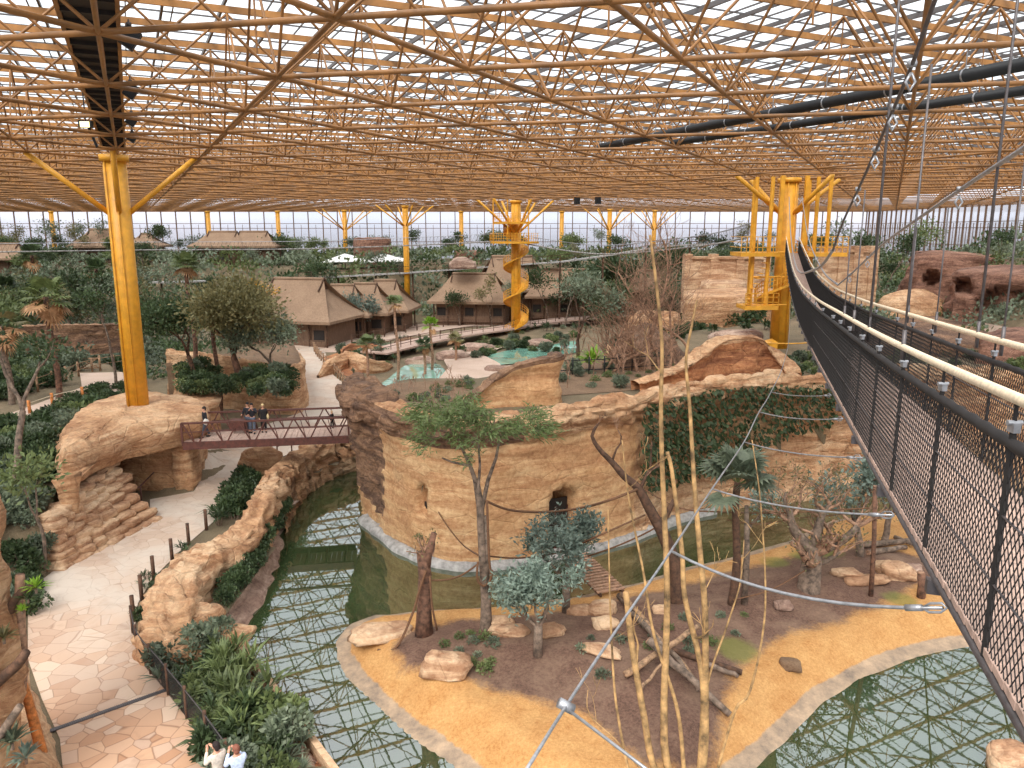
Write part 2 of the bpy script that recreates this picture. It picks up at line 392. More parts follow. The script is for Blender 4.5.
def boulder(name, c, r, mat, seed, parent=None, flat=.25, rz=0, seg=22, ring=14, amp=.28, pw=.72):
    vs = []; fs = []; m = Matrix.Rotation(rz, 3, 'Z'); sd = Vector((seed*3.7, seed*1.9, seed*5.3))
    for i in range(ring+1):
        th = math.pi*i/ring
        for j in range(seg):
            ph = 2*math.pi*j/seg; d = Vector((math.sin(th)*math.cos(ph), math.sin(th)*math.sin(ph), math.cos(th)))
            dd = Vector([math.copysign(abs(x)**pw, x) for x in d])
            dist, pt = noise.voronoi(d*1.5+sd)
            k = 1+amp*fb(d*1.1+sd, 3)+.16*(dist[1]-dist[0])-.08
            q = m@Vector((dd.x*r[0], dd.y*r[1], dd.z*r[2]))*k
            if q.z < -r[2]*flat: q.z = -r[2]*flat
            vs.append(q)
    fs = [(i*seg+j, (i+1)*seg+j, (i+1)*seg+(j+1) % seg, i*seg+(j+1) % seg) for i in range(ring) for j in range(seg)]
    o = mk(name, vs, fs, mat, parent, True); o.location = Vector(c)+Vector((0, 0, r[2]*flat*.9)); return o
# ================================================================ ROOF
HZ = 18.5; TZ = 22.3; GZ = 22.9
def yd(a): a = math.radians(a); return Vector((math.sin(a), math.cos(a), 0))
bdir = yd(-26); pdir = yd(64)
TH = math.radians(51.9); LL = 5.1/math.sin(2*TH); HW = LL*math.sin(TH); HLn = LL*math.cos(TH)   # half cell across / along the main lines
N0 = Vector((-1.1, 20.6, 0))
YF = 172.0; XL = -150.0; XR = 78.0; YN = 5.0
def inroof(p): return XL < p.x < XR and YN < p.y < YF
ceiling = bpy.data.objects.new('ceiling', None); C.objects.link(ceiling); struct(ceiling)
bottom = []; chord = []; web = []; top = []
def node(i, j): return N0+pdir*(HW*i)+bdir*(HLn*j)
IR = range(-60, 61)
for i in IR:
    for j in range(-60, 75):
        if (i+j) % 2: continue
        p = node(i, j)
        if not inroof(p): continue
        P = (p.x, p.y, HZ)
        near = p.y < 75
        for di, dj in ((1, 1), (1, -1)):
            q = node(i+di, j+dj)
            if inroof(q): chord.append((P, (q.x, q.y, HZ), .068))
        q = node(i, j+2)
        if i in (-3, -2, -1, 8, 10) and inroof(q): chord.append((P, (q.x, q.y, HZ), .06))
        # web members up to the four upper nodes around
        for di, dj in ((1, 0), (-1, 0), (0, 1), (0, -1)):
            q = node(i+di, j+dj)
            if not inroof(q): continue
            if near or (di != 0): web.append((P, (q.x, q.y, TZ), .042 if near else .05))
            if (i+di+j+dj) % 2 and di == 1 and near: web.append(((q.x, q.y, TZ), (q.x+.01, q.y, HZ+1.2), .03))
for nm, L, mt in (('bottom_chord', chord, M['tube']), ('web_brace', web, M['tube'])):
    segs(nm, [a for a, b, r in L], [b for a, b, r in L], [r for a, b, r in L], mt, ceiling, 6)
# flat purlin beams across, rafters and thin glazing bars along
def clipline(o, d, lo=-260, hi=260):
    a = None; b = None; s = lo
    t0, t1 = lo, hi
    for c, mn, mx in ((0, XL, XR), (1, YN, YF)):
        if abs(d[c]) < 1e-6: continue
        u, v = (mn-o[c])/d[c], (mx-o[c])/d[c]
        if u > v: u, v = v, u
        t0 = max(t0, u); t1 = min(t1, v)
    return (o+d*t0, o+d*t1) if t1-t0 > .5 else None
pur = MB(); k = -90
for k in range(-60, 60):
    o = N0+bdir*(HLn*k)+Vector((0, 0, TZ+.15)); c = clipline(o, pdir)
    if c: pur.bar(c[0], c[1], .1, .24)
pur.build('purlin', M['beam'], ceiling)
raf = MB()
for k in range(-70, 70):
    for s in (0, .5):
        o = N0+pdir*(HW*(k+s)*1.0)+Vector((0, 0, GZ-.1)); c = clipline(o, bdir)
        if c: raf.bar(c[0], c[1], .09, .16)
raf.build('rafter', M['bar'], ceiling)
gb = MB()
for k in range(-320, 320):
    o = N0+pdir*(HW*k*.2)+Vector((0, 0, GZ)); c = clipline(o, bdir)
    if c and (k % 2): gb.bar(c[0], c[1], .045, .06)
for k in range(-120, 120):
    o = N0+bdir*(HLn*k*.5)+Vector((0, 0, GZ+.02)); c = clipline(o, pdir)
    if c: gb.bar(c[0], c[1], .05, .06)
gb.build('glazing_bar', M['bar'], ceiling)
mk('glass_pane', [(XL, YN, GZ+.06), (XR, YN, GZ+.06), (XR, YF, GZ+.06), (XL, YF, GZ+.06)], [(0, 3, 2, 1)], M['roofglass'], ceiling)
# brown edge beam round the roof
eb = MB()
for a, b in (((XL, YF, 0), (XR, YF, 0)), ((XL, YN, 0), (XL, YF, 0)), ((XR, YN, 0), (XR, YF, 0))):
    for z, h in ((HZ+.5, 1.2), (TZ-.3, 1.6)): eb.bar((a[0], a[1], z), (b[0], b[1], z), .4, h)
struct(eb.build('trim_1', M['beam']))
# ---------------------------------------------------------------- glazed outer walls
def glazed_wall(name, a, b, step=2.3, z0=-1):
    w = bpy.data.objects.new(name, None); C.objects.link(w); struct(w)
    a, b = Vector(a), Vector(b); L = (b-a).length; d = (b-a).normalized(); n = Vector((-d.y, d.x, 0))
    mb = MB(); k = 0
    while k*step < L:
        p = a+d*(k*step); mb.box((p.x, p.y, (z0+HZ+.2)/2), (.16, .3, HZ+.2-z0), math.atan2(d.y, d.x)); k += 1
    for z in (9.5, 12.0, 14.9, 15.9): mb.bar((a.x, a.y, z), (b.x, b.y, z), .14, .1)
    mb.build('mullion', M['wallbar'], w)
    t = MB(); k = 0
    while k*step/2 < L:
        p = a+d*(k*step/2); t.box((p.x, p.y, 13.6), (.07, .1, 4.2), math.atan2(d.y, d.x)); k += 1
    t.build('thin_mullion', M['wallbar'], w)
    mk('glass_pane', [(a.x, a.y, z0), (b.x, b.y, z0), (b.x, b.y, HZ+1), (a.x, a.y, HZ+1)], [(0, 1, 2, 3)], M['wallglass'], w)
glazed_wall('wall_far', (XL, YF-.5, 0), (XR, YF-.5, 0), 3.2)
glazed_wall('wall_left', (XL+.5, YN, 0), (XL+.5, YF, 0), 3.2)
glazed_wall('wall_right', (XR-.5, YN, 0), (XR-.5, YF, 0), 2.0)
# ================================================================ TERRAIN
def PX(L, z=0.0): return [G(a, b, z) for a, b in L]
waterline = [(352, 474), (335, 480), (316, 490), (296, 512), (284, 532), (281, 556), (264, 600), (244, 630), (240, 656), (262, 684), (288, 718), (325, 768), (372, 830)]
WL = PX(waterline, -.9)
cliff_foot = [(366, 486), (360, 497), (358, 509), (363, 522), (380, 536), (402, 553), (436, 567), (480, 571), (530, 565), (580, 555), (630, 542), (665, 528), (700, 517), (760, 508), (830, 501), (905, 496), (990, 491), (1090, 486)]
CF = [p for p in PX(cliff_foot, -1.0)]
basin = [tuple(p[:2]) for p in WL]+[(-4, 4), (48, 4), (60, 30)]
basin = [tuple(p[:2]) for p in WL]+[(-6.5, 14), (-3, 3), (70, 3), (70, 46)]+[(p.x, p.y) for p in reversed(CF)]
PLf = [(p.x, p.y+.3) for p in CF]   # plateau: everything behind the cliff front
plateau = PLf+[(140, 44), (140, 120), (60, 112)]+[tuple(G(a, b, 5)[:2]) for a, b in ((850, 300), (760, 318), (660, 330), (600, 340))]+[tuple(G(a, b, 6)[:2]) for a, b in ((560, 362), (480, 374), (430, 374), (390, 378), (366, 388))]
terrace = [tuple(G(a, b, 3.1)[:2]) for a, b in ((206, 409), (182, 434), (130, 420), (60, 452), (0, 470), (-200, 480), (-420, 400), (-400, 352), (0, 352), (120, 362), (150, 378), (180, 398))]
hill_r = [(42, 62), (50, 58), (90, 50), (120, 60), (120, 150), (78, 150), (62, 110), (48, 88)]
def terr(x, y):
    h = 0.0
    if y < 80 and x < 0 or True:
        if -90 < x < 0 and 25 < y < 110:
            d = sdist(x, y, terrace); h = max(h, 3.1*smooth01((d+1.2)/2.4))
    if x > -15 and y > 30:
        d = sdist(x, y, plateau)
        top = 6.0-.9*smooth01((y-44)/16)
        h = max(h, top*smooth01((d+.8)/1.6)) if y < 58 else max(h, top*smooth01((d+3)/6))
    if x > 35 and y > 45:
        d = sdist(x, y, hill_r); h = max(h, 5+6.5*smooth01((d+4)/12)) if d > -8 else h
    if y > 96: h = max(h, 8.2*smooth01((y-118-(6 if x > -20 else 0))/24)+.8*noise.noise(Vector((x*.05, y*.05, 0))))
    if y > 60: h += .25*noise.noise(Vector((x*.12, y*.12, 1)))
    return h
def gridland(name, x0, x1, y0, y1, st, mat, parent=None):
    nx = int((x1-x0)/st)+1; ny = int((y1-y0)/st)+1; vs = []; keep = []
    for j in range(ny):
        for i in range(nx):
            x = x0+i*st; y = y0+j*st; z = terr(x, y); vs.append((x, y, z)); keep.append(inpoly(x, y, basin) if y < 62 else False)
    fs = []; mi = []
    for j in range(ny-1):
        for i in range(nx-1):
            q = (j*nx+i, j*nx+i+1, (j+1)*nx+i+1, (j+1)*nx+i)
            if all(keep[k] for k in q): continue
            if sum(keep[k] for k in q) >= 1: continue
            fs.append(q)
    return mk(name, vs, fs, mat, parent, True)
ground = gridland('ground', -74, 75, 3, 75, .75, M['undergrowth']); struct(ground)
ground2 = gridland('ground', -151, 79, 75, 172, 2.0, M['undergrowth']); struct(ground2)
ground3 = mk('ground', [(-151, 3, 0), (-74, 3, 0), (-74, 75, 0), (-151, 75, 0)], [(0, 1, 2, 3)], M['undergrowth']); struct(ground3)
# pond water and its bed
wt = mk('pond_water', [(-20, 2.5, -.9), (70, 2.5, -.9), (70, 52, -.9), (-20, 52, -.9)], [(0, 1, 2, 3)], M['water']); struct(wt)
bed = mk('pond_bed', [(-20, 2.5, -2.4), (70, 2.5, -2.4), (70, 52, -2.4), (-20, 52, -2.4)], [(0, 1, 2, 3)], M['soil']); struct(bed)
# ---------------------------------------------------------------- paving
def drape(name, pts2, mat, dz=.04, st=1.0):
    """a thin walking surface that follows the ground inside an outline"""
    xs = [p[0] for p in pts2]; ys = [p[1] for p in pts2]; vs = {}; V = []; F = []
    bm = bmesh.new()
    base = [bm.verts.new((p[0], p[1], 0)) for p in pts2]
    bm.faces.new(base); bmesh.ops.triangulate(bm, faces=bm.faces[:])
    for c, (mn, mx) in ((0, (min(xs), max(xs))), (1, (min(ys), max(ys)))):
        k = mn+st
        while k < mx:
            co = Vector((k, 0, 0)) if c == 0 else Vector((0, k, 0)); no = Vector((1, 0, 0)) if c == 0 else Vector((0, 1, 0))
            bmesh.ops.bisect_plane(bm, geom=bm.verts[:]+bm.edges[:]+bm.faces[:], plane_co=co, plane_no=no); k += st
    for v in bm.verts: v.co.z = terr(v.co.x, v.co.y)+dz
    bmesh.ops.recalc_face_normals(bm, faces=bm.faces[:])
    me = bpy.data.meshes.new(name); bm.to_mesh(me); bm.free()
    if sum(p.normal.z for p in me.polygons) < 0: me.flip_normals()
    return obj(name, me, mat)
path_px = [(230, 800), (205, 745), (182, 712), (160, 683), (143, 662), (134, 636), (138, 604), (152, 580), (170, 562), (186, 546), (214, 522), (242, 488), (262, 470), (285, 456), (344, 443), (352, 420), (352, 394), (333, 374), (312, 352), (322, 343), (300, 341), (276, 346), (296, 372), (304, 392), (303, 412), (225, 440), (206, 466), (202, 484), (194, 492), (150, 500), (150, 518), (118, 534), (66, 562), (30, 590), (28, 616), (28, 660), (42, 700), (60, 740), (66, 800)]
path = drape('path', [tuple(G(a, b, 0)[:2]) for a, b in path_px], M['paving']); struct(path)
hut_walk = drape('path', [tuple(G(a, b, 0)[:2]) for a, b in ((322, 343), (312, 352), (345, 352), (400, 338), (450, 331), (520, 326), (610, 322), (610, 317), (500, 319), (430, 323), (370, 331))], M['pinkrock']); struct(hut_walk)
terr_walk = drape('path', [tuple(G(a, b, 3.1)[:2]) for a, b in ((80, 374), (128, 372), (140, 384), (136, 390), (100, 398), (60, 412), (0, 430), (0, 418), (60, 396), (82, 388))], M['pinkrock'], .06); struct(terr_walk)
# drain channel across the path
dr = MB(); a = G(50, 731, .05); b = G(166, 690, .05); dr.bar(a, b, .16, .03)
for k in range(60):
    p = a.lerp(b, (k+.5)/60); dr.box(p+Vector((0, 0, .02)), (.02, .15, .02), math.atan2((b-a).y, (b-a).x))
struct(dr.build('drain_grating', M['cable']))
# ================================================================ BANKS AND ROCKS
def off2(pts, d):
    out = []
    for i, p in enumerate(pts):
        t = (pts[min(i+1, len(pts)-1)]-pts[max(i-1, 0)]); t.z = 0; t.normalize(); out.append(p+Vector((-t.y, t.x, 0))*d)
    return out
# left bank: slope from the water up to the planting bed
nb = 90
def rs(pts, n):
    q = resample(pts, .2); return [q[round(i*(len(q)-1)/(n-1))] for i in range(n)]
WB = WL[3:]; L0 = rs([Vector((p.x, p.y, -1.6)) for p in off2(WB, .7)], nb); L1 = rs([Vector((p.x, p.y, -.75)) for p in off2(WB, -.15)], nb)
bt = [(300, 500), (296, 503), (292, 506), (284, 511), (270, 532), (258, 560), (238, 594), (224, 622), (228, 652), (258, 688), (283, 720), (319, 772), (366, 834)]
L2 = rs(PX(bt, -.15), nb); L3 = rs([p+Vector((0, 0, .05)) for p in off2([Vector(q) for q in PX(bt, -.02)], -1.6)], nb)
L0.reverse(); L1.reverse(); L2.reverse(); L3.reverse()
bank = loft([L0, L1, L2, L3], 'pond_bank', M['rock_grey'], None, .14, .06, 5, .9); struct(bank)
# plaster retaining coping at the lower planting bed
cp = MB(); c1 = PX([(241, 655), (262, 682), (288, 716), (325, 768), (372, 832)], -.3); q = resample(c1, .5)
for a, b in zip(q, q[1:]): cp.bar(a+Vector((0, 0, -.2)), b+Vector((0, 0, -.2)), .2, 1.3)
struct(cp.build('pond_kerb', M['rock_pale'], None, False))
kb = loft([rs([p+Vector((0, 0, .1)) for p in c1], 60), rs([p+Vector((0, 0, .25)) for p in off2([Vector(q) for q in c1], -.9)], 60), rs([p+Vector((0, 0, .25)) for p in off2([Vector(q) for q in c1], -1.6)], 60)], 'planting_bank', M['rock_orange'], None, .08, 0, 5); kb.data.flip_normals() if sum(p.normal.z for p in kb.data.polygons) < 0 else None; struct(kb)
# the long sandstone ridge between path and pond
def ridge(name, cl, wd, hs, mat, label, cat='rock', amp=.25, bl=.2, zb=-.3, step=.22, sx=1.3, sz=.5):
    """a long rounded rock laid along a centre line; wd/hs widths and heights per point"""
    k = 8; pts = resample([Vector((p[0], p[1], i)) for i, p in enumerate(cl)], step); n = len(pts); rows = []
    prof = [(-1.0, 0), (-1.02, .35), (-.92, .75), (-.6, 1.0), (-.2, 1.05), (.2, 1.0), (.6, .95), (.92, .7), (1.02, .35), (1.0, 0)]
    lines = []
    for (u, h) in prof:
        L = []
        for i, p in enumerate(pts):
            t = pts[min(i+1, n-1)]-pts[max(i-1, 0)]; t.z = 0; t.normalize(); s = p.z; a = int(min(len(wd)-2, max(0, s))); f = s-a
            w = wd[a]*(1-f)+wd[a+1]*f; hh = hs[a]*(1-f)+hs[a+1]*f; e = min(1, min(i, n-1-i)/5+.25)
            L.append(Vector((p.x, p.y, 0))+Vector((-t.y, t.x, 0))*(u*w/2*e)+Vector((0, 0, zb+(hh-zb)*h*(.6+.4*e))))
        lines.append(L)
    lines = [list(L) for L in lines]
    o = loft(lines, name, mat, None, amp, bl, 3, 1.1, sx, sz)
    m = o.data; m.flip_normals() if sum(p.normal.z for p in m.polygons) < 0 else None
    tag(o, label, cat); return o
def gp(L, z=0): return [tuple(G(a, b, z)[:2]) for a, b in L]
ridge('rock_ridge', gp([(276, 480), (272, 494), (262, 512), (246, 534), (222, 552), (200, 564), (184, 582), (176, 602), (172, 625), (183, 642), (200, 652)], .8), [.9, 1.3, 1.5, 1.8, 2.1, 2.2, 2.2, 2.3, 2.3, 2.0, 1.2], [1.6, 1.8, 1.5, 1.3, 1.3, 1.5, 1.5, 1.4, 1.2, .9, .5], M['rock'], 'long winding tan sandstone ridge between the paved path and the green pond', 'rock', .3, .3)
tag(boulder('boulder', G(228, 643, 0), (.9, .6, .5), M['rock'], 3), 'flat tan boulder at the lower end of the rock ridge above the pond', 'rock')
tag(boulder('boulder', G(203, 630, 0), (.8, .7, .7), M['rock'], 5), 'rounded tan boulder leaning on the pond side of the rock ridge', 'rock')
tag(boulder('boulder', G(264, 476, 0), (1.4, .9, 1.6), M['rock'], 8), 'tall tan boulder at the head of the narrow pond arm', 'rock')
# rocky retaining wall from the boulder to the footbridge, at the head of the pond
rw = rs(PX([(372, 468), (352, 476), (326, 486), (303, 505), (290, 524), (284, 540)], -1.2), 110)
def cross(pts, prof):
    out = []
    for (o, z) in prof:
        out.append([Vector((p.x, p.y, 0))+q+Vector((0, 0, z)) for p, q in zip(pts, [w*o for w in nrm(pts)])])
    return out
def nrm(pts):
    out = []
    for i, p in enumerate(pts):
        t = pts[min(i+2, len(pts)-1)]-pts[max(i-2, 0)]; t.z = 0; t.normalize(); out.append(Vector((t.y, -t.x, 0)))
    return out
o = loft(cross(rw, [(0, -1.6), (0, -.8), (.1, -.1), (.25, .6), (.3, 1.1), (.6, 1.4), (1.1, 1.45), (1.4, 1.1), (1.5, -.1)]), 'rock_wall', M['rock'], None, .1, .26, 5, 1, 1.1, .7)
tag(o, 'curved blocky sandstone retaining wall at the head of the pond beneath the footbridge', 'rock wall')
# ---------------------------------------------------------------- main cliff
cf = resample(CF, .2); nc = len(cf); cn = nrm(cf)
if cn[nc//2].y > 0: pass
def ztop(i):
    s = i/nc; return 4.3+1.85*smooth01(s/.05)+.55*smooth01((s-.2)/.25)-.5*smooth01((s-.82)/.1)+.15*noise.noise(Vector((i*.03, 0, 4)))
def near_i(px, py, z=-1):
    g = G(px, py, z); return min(range(nc), key=lambda i: (cf[i].x-g.x)**2+(cf[i].y-g.y)**2)
i_corner = near_i(372, 530); i_vine0 = near_i(632, 541); i_vine1 = near_i(850, 499); i_door = near_i(562, 558); i_niche = near_i(424, 563)
inw = -1 if cn[nc//3].y < 0 else 1      # cn points toward the viewer when its y is negative
cn = [v*(1 if cn[nc//3].y < 0 else -1) for v in cn]
prof = [(0, -1.9, 0), (0, -.9, 0), (0, 0, 0), (-.06, 1.2, 0), (-.1, 2.4, 0), (-.1, 3.4, 0), (-.05, 4.3, 0), (.02, 4.9, 0), (.32, 5.25, 1), (.5, 5.6, 1), (.55, 5.95, 1), (.3, 6.3, 1), (-.3, 6.4, 1), (-.9, 6.2, 1), (-1.3, 5.7, 1), (-1.6, 4.8, 1)]
lines = []
for (o_, z, c) in prof:
    L = []
    for i, p in enumerate(cf):
        zt = ztop(i)/6.3; k = 0
        if i > i_vine1-10 and z < 5: k = .1
        L.append(Vector((p.x, p.y, 0))+cn[i]*(o_+k)+Vector((0, 0, z*zt if z > 0 else z)))
    lines.append(L)
def cliffpost(p, q, nn, v, u):
    i = u*(nc-1); n2 = cn[min(nc-1, int(i))]
    left = 1-smooth01((i-i_corner-2)/9); right = smooth01((i-i_vine0+3)/8); z = p.z
    cap = smooth01((z-4.7)/.5)
    a = max(left, cap, right*.85)
    k = a*.3*blocks(p, 1.3, .55)+(1-a)*(.05*fb(p*2)+.05*fb(Vector((p.x*.3, p.y*.3, p.z*4))))+.16*fb(p*.45)
    k += left*.35*smooth01((z-1)/3)
    q = p+nn*k if z > 5.2 else p+n2*k
    # the doorway and the little window niche go back into the wall
    for ic, z0, z1, hw, dep in ((i_door, -.75, 2.5, .75, 1.9), (i_niche, 1.55, 2.8, .3, 1.3)):
        dx = abs(i-ic)*.2
        arch = z1-max(0, (dx/hw))**2*hw*.7
        if dx <= hw and z0 < z < arch: q = p-n2*dep
    return q
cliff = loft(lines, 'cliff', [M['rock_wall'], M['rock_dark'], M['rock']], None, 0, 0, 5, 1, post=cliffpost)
mi = []
nrow = len(cliff.data.vertices)//nc
for p in cliff.data.polygons:
    c = p.center; col_ = p.vertices[0] % nc; row = p.vertices[0]//nc/5
    zt = ztop(col_)
    if col_ < i_corner+8+2*noise.noise(Vector((0, 0, c.z*1.5))): m = 1 if c.z > .3 else 0
    elif row > 10.6: m = 2
    elif row > 7+.5*noise.noise(Vector((col_*.08, 1, 1))): m = 1 if col_ < near_i(520, 566) else 2
    elif col_ > i_vine0: m = 2
    else: m = 0
    mi.append(m)
cliff.data.polygons.foreach_set('material_index', mi)
if cliff.data.polygons[len(mi)//2].normal.y > 0: cliff.data.flip_normals()
tag(cliff, 'long curving sandstone cliff wall with a brown overhanging cap, rising from the pond', 'cliff')
fl = cf[i_corner-6:near_i(720, 515)]; fn = cn[i_corner-6:near_i(720, 515)]
foot = loft([[Vector((p.x, p.y, z))+n*(o+.08*noise.noise(p*.8)) for p, n in zip(fl, fn)] for o, z in ((.34, -1.8), (.32, -.76), (.26, -.68), (.05, -.55), (-.3, -.5))], 'concrete_footing', M['concrete'], cliff, .05, 0, 3)
foot['label'] = 'grey concrete footing at the waterline'
if foot.data.polygons[len(foot.data.polygons)//2].normal.y > 0: foot.data.flip_normals()
# door inside the arch; its tall dark leaf also stands in for interior shade
dm = MB(); p = cf[i_door]; n2 = cn[i_door]; t = Vector((-n2.y, n2.x, 0)); rz = math.atan2(t.y, t.x)
dm.box(p-n2*.95+Vector((0, 0, .75)), (1.7, .06, 4.0), rz)
d_ = dm.build('door_leaf', M['dark'], cliff)
dm = MB()
for s in (-.7, 0, .7): dm.box(p-n2*.88+t*s+Vector((0, 0, .75)), (.07, .08, 3.2), rz)
dm.box(p-n2*.88+Vector((0, 0, .9)), (1.4, .08, .07), rz); dm.build('door_frame', M['rust'], d_)
p = cf[i_niche]; n2 = cn[i_niche]; t = Vector((-n2.y, n2.x, 0)); dm = MB(); dm.box(p-n2*.55+Vector((0, 0, 2.1)), (.7, .05, 1.5), math.atan2(t.y, t.x)); dm.build('hatch', M['dark'], cliff)  # dark board added in the niche, standing in for the shade inside it
# rock fins standing on the cliff top
def fin(name, base, hts, th, mat, label, cap=None, zb=5.4, bl=.1):
    pts = resample([Vector((p[0], p[1], h)) for p, h in zip(base, hts)], .2); lines = []
    nn = nrm(pts); nn = [v*(1 if nn[len(nn)//2].y < 0 else -1) for v in nn]
    for o, f in ((.15, -.1), (.08, .25), (0, .5), (.02, .75), (.14, .9), (.2, 1), (-.2, 1.03), (-.6, 1), (-.75, .9), (-.7, .4), (-.6, -.1)):
        lines.append([Vector((p.x, p.y, 0))+n*(o*th)+Vector((0, 0, zb+(p.z-zb)*f)) for p, n in zip(pts, nn)])
    o = loft(lines, name, mat, None, .12, bl, 4, 1.2, 1.1, .8)
    if o.data.polygons[len(pts)*8].normal.y > 0: o.data.flip_normals()
    if cap:
        o.data.polygons.foreach_set('material_index', [1 if (p.vertices[0]//len(pts)) > 15 and (p.vertices[0]//len(pts)) < 30 else 0 for p in o.data.polygons])
    return tag(o, label, 'rock')
fin('rock_fin', gp([(462, 407), (480, 405), (505, 403), (530, 402), (556, 401), (560, 398)], 6.2), [6.1, 6.9, 7.8, 8.25, 8.45, 8.5], 1.1, [M['rock_wall'], M['rock_dark']], 'wing shaped orange rock fin standing on the cliff top behind the feathery green tree', True, 5.9)
fin('rock_fin', gp([(640, 388), (664, 386), (690, 384), (712, 380), (730, 378), (752, 377), (768, 376), (790, 380)], 6.3), [6.6, 6.9, 7.5, 8.3, 8.6, 8.6, 8.0, 6.7], 1.4, [M['rock_orange'], M['rock']], 'hump shaped orange rock crest on the cliff top above the hanging greenery', True, 5.9)
# ---------------------------------------------------------------- rock abutment with the archway, left of the footbridge
ab = thing('rock_abutment', 'sandstone abutment with an overhanging archway at the left end of the footbridge', 'rock formation', G(150, 470, 0))
def child(o, par):
    o.parent = par; o.matrix_parent_inverse = Matrix.Translation(-Vector(par.location)); return o
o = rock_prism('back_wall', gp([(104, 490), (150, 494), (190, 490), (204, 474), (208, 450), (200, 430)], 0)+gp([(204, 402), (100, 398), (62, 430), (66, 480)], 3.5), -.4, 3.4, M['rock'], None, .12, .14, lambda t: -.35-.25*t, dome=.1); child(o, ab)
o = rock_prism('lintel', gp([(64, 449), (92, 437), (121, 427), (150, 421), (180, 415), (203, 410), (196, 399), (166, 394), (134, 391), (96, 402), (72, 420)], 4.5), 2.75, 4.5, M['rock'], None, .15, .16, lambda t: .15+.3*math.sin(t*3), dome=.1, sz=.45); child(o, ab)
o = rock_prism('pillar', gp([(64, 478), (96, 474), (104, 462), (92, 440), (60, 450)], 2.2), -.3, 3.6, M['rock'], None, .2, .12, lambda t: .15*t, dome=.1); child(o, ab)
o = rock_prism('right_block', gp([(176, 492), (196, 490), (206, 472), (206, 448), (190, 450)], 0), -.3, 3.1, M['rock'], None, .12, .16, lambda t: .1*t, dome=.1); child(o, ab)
# the orange planter wall beyond the bridge
pw = resample(PX([(170, 404), (200, 407), (240, 411), (275, 414), (298, 413), (306, 402), (303, 386), (290, 368)], 0), .25)
n = nrm(pw); n = [v*(1 if n[len(n)//3].y < 0 else -1) for v in n]
def pz(i): return 4.5-1.6*smooth01(i/len(pw)*1.3)
lines = [[Vector((p.x, p.y, 0))+v*o+Vector((0, 0, pz(i)*f)) for i, (p, v) in enumerate(zip(pw, n))] for o, f in ((.2, -.1), (.1, .3), (0, .6), (-.05, .85), (.1, .97), (-.1, 1.04), (-.5, 1.02), (-.7, .9), (-.7, -.1))]
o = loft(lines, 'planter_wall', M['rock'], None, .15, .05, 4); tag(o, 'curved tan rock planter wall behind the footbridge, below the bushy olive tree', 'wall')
o = rock_prism('planter_soil', [(p.x-v.x*.3, p.y-v.y*.3) for p, v in list(zip(pw, n))[::6]]+gp([(284, 366), (230, 366), (170, 370)], 3), -.2, lambda x, y: 3.6, M['soil'], None, .05, 0, dome=.3, step=.8); struct(o)
# ---------------------------------------------------------------- stacked stones below the abutment
srnd = random.Random(3); rows_ = 8; cnt = 0
A0, A1 = G(52, 572, 0), G(152, 520, 0); B0, B1 = G(48, 520, 2.0), G(106, 462, 2.6)
sp_ = []
for r in range(rows_):
    t = r/(rows_-1); a = A0.lerp(B0, t); b = A1.lerp(B1, t); u = 0
    L = (b-a).length
    while u < L-.2:
        w = srnd.uniform(.75, 1.5); p = a.lerp(b, min(1, (u+w/2)/L)); sp_.append((p, w, r, t)); u += w*.93
protos = []
for p, w, r, t in sp_:
    o = boulder('stone', (p.x, p.y, p.z-.25), (w*.52, .5, srnd.uniform(.2, .25)), M['rock_pale'], cnt, None, .9, math.atan2((A1-A0).y, (A1-A0).x)+srnd.uniform(-.15, .15), 20, 12, .16, .5)
    tag(o, 'tan slab stone in the dry stacked bank beside the paved path', 'stone', 'stacked tan stones below the archway'); cnt += 1
bk = loft([rs([A0+Vector((0, .3, -.2)), A1+Vector((0, .3, -.2))], 20), rs([B0+Vector((0, .4, -.1)), B1+Vector((0, .4, -.1))], 20), rs([B0+Vector((0, 4, .3)), B1+Vector((0, 3, .3))], 20)], 'bank', M['soil'], None, .1, 0, 4); struct(bk)
bk2 = loft([rs([G(0, 600, -.1), G(52, 572, -.1)], 16), rs([G(-40, 540, 1.8), G(48, 520, 1.8)], 16), rs([G(-60, 470, 3.1), G(66, 450, 3.1)], 16)], 'bank', M['undergrowth'], None, .15, 0, 4); struct(bk2)
# ---------------------------------------------------------------- island
shore_far = [(340, 640), (352, 625), (376, 616), (420, 612), (488, 608), (575, 598), (640, 583), (682, 570), (740, 556), (789, 542), (830, 522), (880, 512), (960, 503), (1100, 492)]
shore_near = [(1100, 640), (1040, 640), (970, 643), (940, 648), (900, 658), (860, 675), (820, 698), (800, 718), (770, 748), (735, 775), (700, 820), (600, 850), (520, 812), (475, 778), (440, 750), (400, 724), (375, 700), (352, 676), (340, 656)]
IS = [tuple(G(a, b, -.85)[:2]) for a, b in shore_far+shore_near]
mulch = [tuple(G(a, b, .2)[:2]) for a, b in ((392, 640), (420, 620), (560, 606), (690, 578), (790, 552), (880, 540), (950, 560), (900, 592), (868, 604), (830, 618), (780, 632), (745, 655), (730, 680), (715, 745), (650, 760), (590, 712), (560, 700), (500, 682), (450, 668), (405, 660))]
grass = [G(805, 556, 0), G(830, 553, 0), G(735, 650, 0), G(900, 598, 0), G(775, 562, 0)]
def island_z(x, y, d=None):
    d = sdist(x, y, IS) if d is None else d
    m = sdist(x, y, mulch)
    return -1.3+.5*smooth01((d+.8)/.9)+.75*smooth01((d-.1)/1.6)+.45*smooth01((m+.5)/4)+.08*noise.noise(Vector((x*.8, y*.8, 0)))
st = .28; x0, x1, y0, y1 = min(p[0] for p in IS)-1.2, 46, 12, 47
